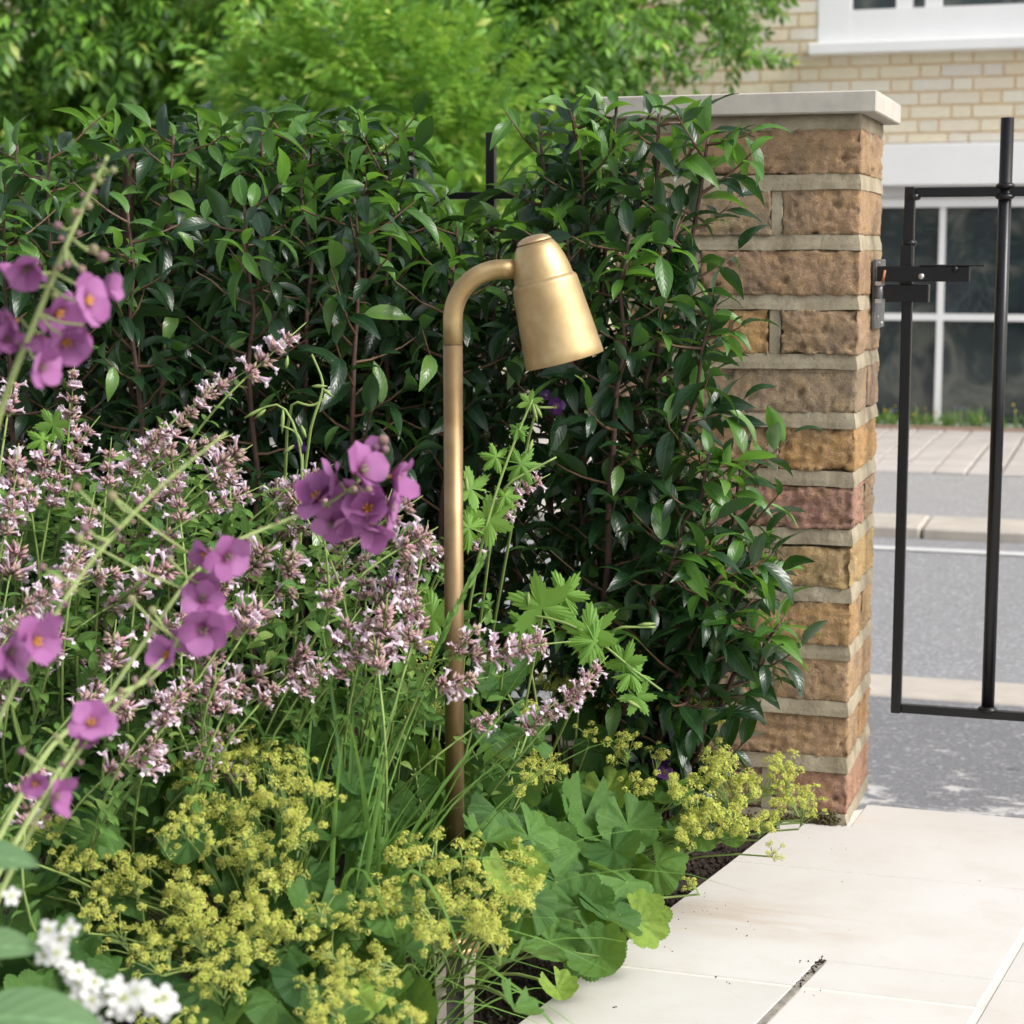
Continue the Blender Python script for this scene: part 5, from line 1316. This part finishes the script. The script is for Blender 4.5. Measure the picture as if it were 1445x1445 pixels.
# --- purple mullein in the foreground
BUD = build(lathe([(.0001, -.5), (.35, -.35), (.5, 0), (.38, .35), (.0001, .55)], 8), 'bud', M['bud'])
def mullein(label, pts, flowers, buds, rad=.0026, base=None):
    P = [at(*q) for q in pts]; base = base or Vector((P[0].x, P[0].y, -.02))
    t = thing('mullein', label, 'flower', base, 'mauve mullein stems')
    f = [pt_on(P, i / 30)[0] for i in range(31)]
    for _ in range(4): f = [f[0]] + [(f[i - 1] + f[i] * 2 + f[i + 1]) / 4 for i in range(1, 30)] + [f[-1]]
    low = [base.lerp(f[0], i / 6) for i in range(6)]
    f2 = low + f
    part('stem', build(tube(f2, [rad * (1 - .65 * i / (len(f2) - 1)) for i in range(len(f2))], 8), 'stem', M['hairy']), t)
    def pedicel(p):
        q = min(f, key=lambda a: (a - p).length)
        if (q - p).length > .003: part('flower_stalk', build(tube([q, q.lerp(p, .5) + Vector((0, 0, -.002)), p], [.0009, .0008, .0008], 5), 'flower_stalk', M['hairy']), t)
    for (x, y, d, rpx, nx, ny) in flowers:
        p = at(x, y, d); n = toward_cam(p) + RT * nx + Vector((0, 0, ny)); pedicel(p - n.normalized() * .004)
        petal_flower(t, p, n + rvec() * 1.15, rpx * d / FPX * 1.06, 'mauve', w=.86, cone=rng.uniform(.3, 1.0), centre='orange' if rng.random() < .4 else 'bud')
    for (x, y, d, rpx) in buds:
        p = at(x, y, d); pedicel(p)
        part('bud', BUD, t, Matrix.Translation(p) @ rvec().to_track_quat('Z', 'Y').to_matrix().to_4x4() @ Matrix.Scale(rpx * d / FPX * 1.6, 4))
    # small fuzzy buds up the tip
    for k in range(16):
        fr_ = .45 + .55 * k / 16; q, d_ = pt_on(f, min(fr_, .999)); o = Matrix.Rotation(k * 2.4, 3, d_) @ d_.orthogonal().normalized()
        part('bud', BUD, t, Matrix.Translation(q + o * .0045 * (1.5 - fr_)) @ o.to_track_quat('Z', 'Y').to_matrix().to_4x4() @ Matrix.Scale(.0042 * (1.5 - fr_), 4))
mullein('mauve mullein at the left edge with the largest flower cluster and a green bud tip', [(-60, 820, 1.12), (0, 575, 1.1), (55, 440, 1.09), (100, 330, 1.08), (130, 265, 1.08), (152, 220, 1.08)],
  [(38, 372, 1.06, 44, -.1, .3), (20, 395, 1.08, 34, -.8, 0), (60, 470, 1.1, 46, .2, -.1), (25, 452, 1.1, 40, -.5, -.2), (118, 425, 1.07, 44, .5, .2), (142, 405, 1.09, 34, .9, .3), (92, 478, 1.08, 44, .3, -.5), (55, 518, 1.06, 36, 0, -.8), (120, 462, 1.1, 36, .4, -.4), (10, 480, 1.1, 30, -.6, -.3), (78, 440, 1.11, 40, 0, 0)],
  [(132, 352, 1.08, 10), (145, 362, 1.09, 11), (105, 300, 1.08, 8), (125, 290, 1.08, 8), (82, 318, 1.08, 8), (160, 240, 1.08, 7), (140, 255, 1.08, 7), (95, 372, 1.06, 7), (115, 380, 1.06, 8)])
mullein('mauve mullein arching right to a big flower cluster beside the lamp pole', [(-40, 1300, 1.2), (60, 1120, 1.22), (180, 940, 1.25), (290, 780, 1.28), (400, 735, 1.3), (480, 705, 1.31), (535, 650, 1.32)],
  [(505, 665, 1.29, 46, -.1, .3), (478, 680, 1.3, 38, -.5, .1), (550, 672, 1.29, 42, .5, .2), (450, 705, 1.31, 42, -.5, -.2), (520, 720, 1.3, 46, .2, -.5), (495, 725, 1.32, 40, -.2, -.5), (545, 715, 1.31, 38, .5, -.4), (525, 740, 1.3, 38, .2, -.8), (470, 735, 1.32, 34, -.4, -.6), (530, 650, 1.32, 34, .1, .6), (500, 700, 1.33, 40, 0, 0)],
  [(541, 621, 1.31, 10), (543, 634, 1.31, 8), (530, 632, 1.31, 8), (500, 690, 1.27, 6), (520, 690, 1.27, 7)], .0022)
mullein('mauve mullein with a drooping column of flowers left of the middle', [(-30, 1240, 1.16), (60, 1060, 1.18), (150, 985, 1.2), (225, 955, 1.22), (262, 880, 1.24), (295, 800, 1.25)],
  [(318, 785, 1.23, 38, .5, .3), (292, 780, 1.24, 28, -.3, .5), (283, 822, 1.25, 32, .1, 0), (284, 848, 1.24, 34, .1, -.3), (288, 885, 1.23, 42, .1, -.6), (272, 895, 1.24, 34, -.2, -.7), (240, 925, 1.22, 36, -.1, -.5), (300, 880, 1.24, 30, .6, -.2)],
  [(185, 845, 1.2, 8), (215, 862, 1.2, 9), (112, 760, 1.2, 9), (160, 700, 1.2, 8), (240, 790, 1.2, 7), (268, 800, 1.24, 7)], .0022)
mullein('mauve mullein with two flowers low at the left edge of the view', [(-60, 1160, 1.08), (0, 1010, 1.08), (40, 930, 1.08), (120, 800, 1.1), (220, 690, 1.12), (320, 610, 1.14)],
  [(48, 905, 1.06, 42, .2, -.1), (8, 920, 1.06, 44, -.5, -.1), (58, 885, 1.08, 30, .5, .3), (20, 945, 1.07, 32, -.2, -.5)], [(108, 688, 1.1, 8), (158, 700, 1.1, 10), (120, 745, 1.1, 9), (60, 800, 1.1, 7)], .002)
mullein('mauve mullein with small half hidden flowers low at the left', [(-60, 1400, 1.05), (0, 1260, 1.05), (70, 1120, 1.06), (140, 1020, 1.08), (230, 930, 1.1)],
  [(128, 1022, 1.07, 38, .2, -.2), (120, 1045, 1.08, 28, -.2, -.6), (72, 1125, 1.05, 38, .3, -.3), (50, 1105, 1.06, 26, -.4, .1)], [(30, 1060, 1.05, 7), (80, 1040, 1.06, 7)], .002)

# --- white phlox and broad leaves in the corner
ph = thing('white_phlox', 'white flowering phlox out of focus in the bottom left corner', 'flower', at(60, 1560, .98))
def pos_(x, y, d): return at(x, y, d)
pst = [pos_(60, 1560, .98), pos_(80, 1480, .98), pos_(100, 1400, .97)]
part('stem', build(tube(pst, .0025, 8), 'stem', M['stem']), ph)
for k in range(22):
    a = rng.random() ; x = 60 + 95 * a + rng.gauss(0, 14); y = 1335 + 95 * a ** 1.4 + rng.gauss(0, 16)
    p = pos_(x, y, .965 + rng.gauss(0, .008)); petal_flower(ph, p, toward_cam(p) + Vector((0, 0, .6)) + rvec() * .5, 19 * .97 / FPX, 'whitepetal', w=.62, cone=.1, centre='whitecentre' if False else 'lime')
for k in range(10):
    x = 170 + 70 * rng.random(); y = 1400 + 35 * rng.random()
    p = pos_(x, y, .955 + rng.gauss(0, .006)); petal_flower(ph, p, toward_cam(p) + Vector((0, 0, .5)) + rvec() * .4, 24 * .96 / FPX, 'whitepetal', w=.62, cone=.1, centre='lime')
for (x, y) in ((85, 1325), (100, 1312)):
    p = pos_(x, y, .97); petal_flower(ph, p, toward_cam(p) + rvec() * .5, 16 * .97 / FPX, 'whitepetal', w=.62, centre='lime')
p = pos_(15, 1265, 1.0); petal_flower(ph, p, toward_cam(p) + rvec() * .5, 16 / FPX, 'whitepetal', w=.62, centre='lime')
BL = [leaf(1, .42, 10, 6, .25, .5, .45, .015, .8, s) for s in range(2)]; BLM = [build(t, 'leaf', M['bigleaf']) for t in BL]
for (x0, y0, x1, y1, d) in ((-60, 1440, 160, 1425, .93), (-80, 1345, 60, 1320, .97), (-50, 1480, 90, 1400, .95), (20, 1500, 160, 1470, .93), (-60, 1210, 60, 1205, 1.0)):
    a, b = pos_(x0, y0, d), pos_(x1, y1, d - .01)
    part('leaf', BLM[rng.randrange(2)], ph, frame(a, b - a, toward_cam(a) * .6 + Vector((0, 0, .8)), (b - a).length))
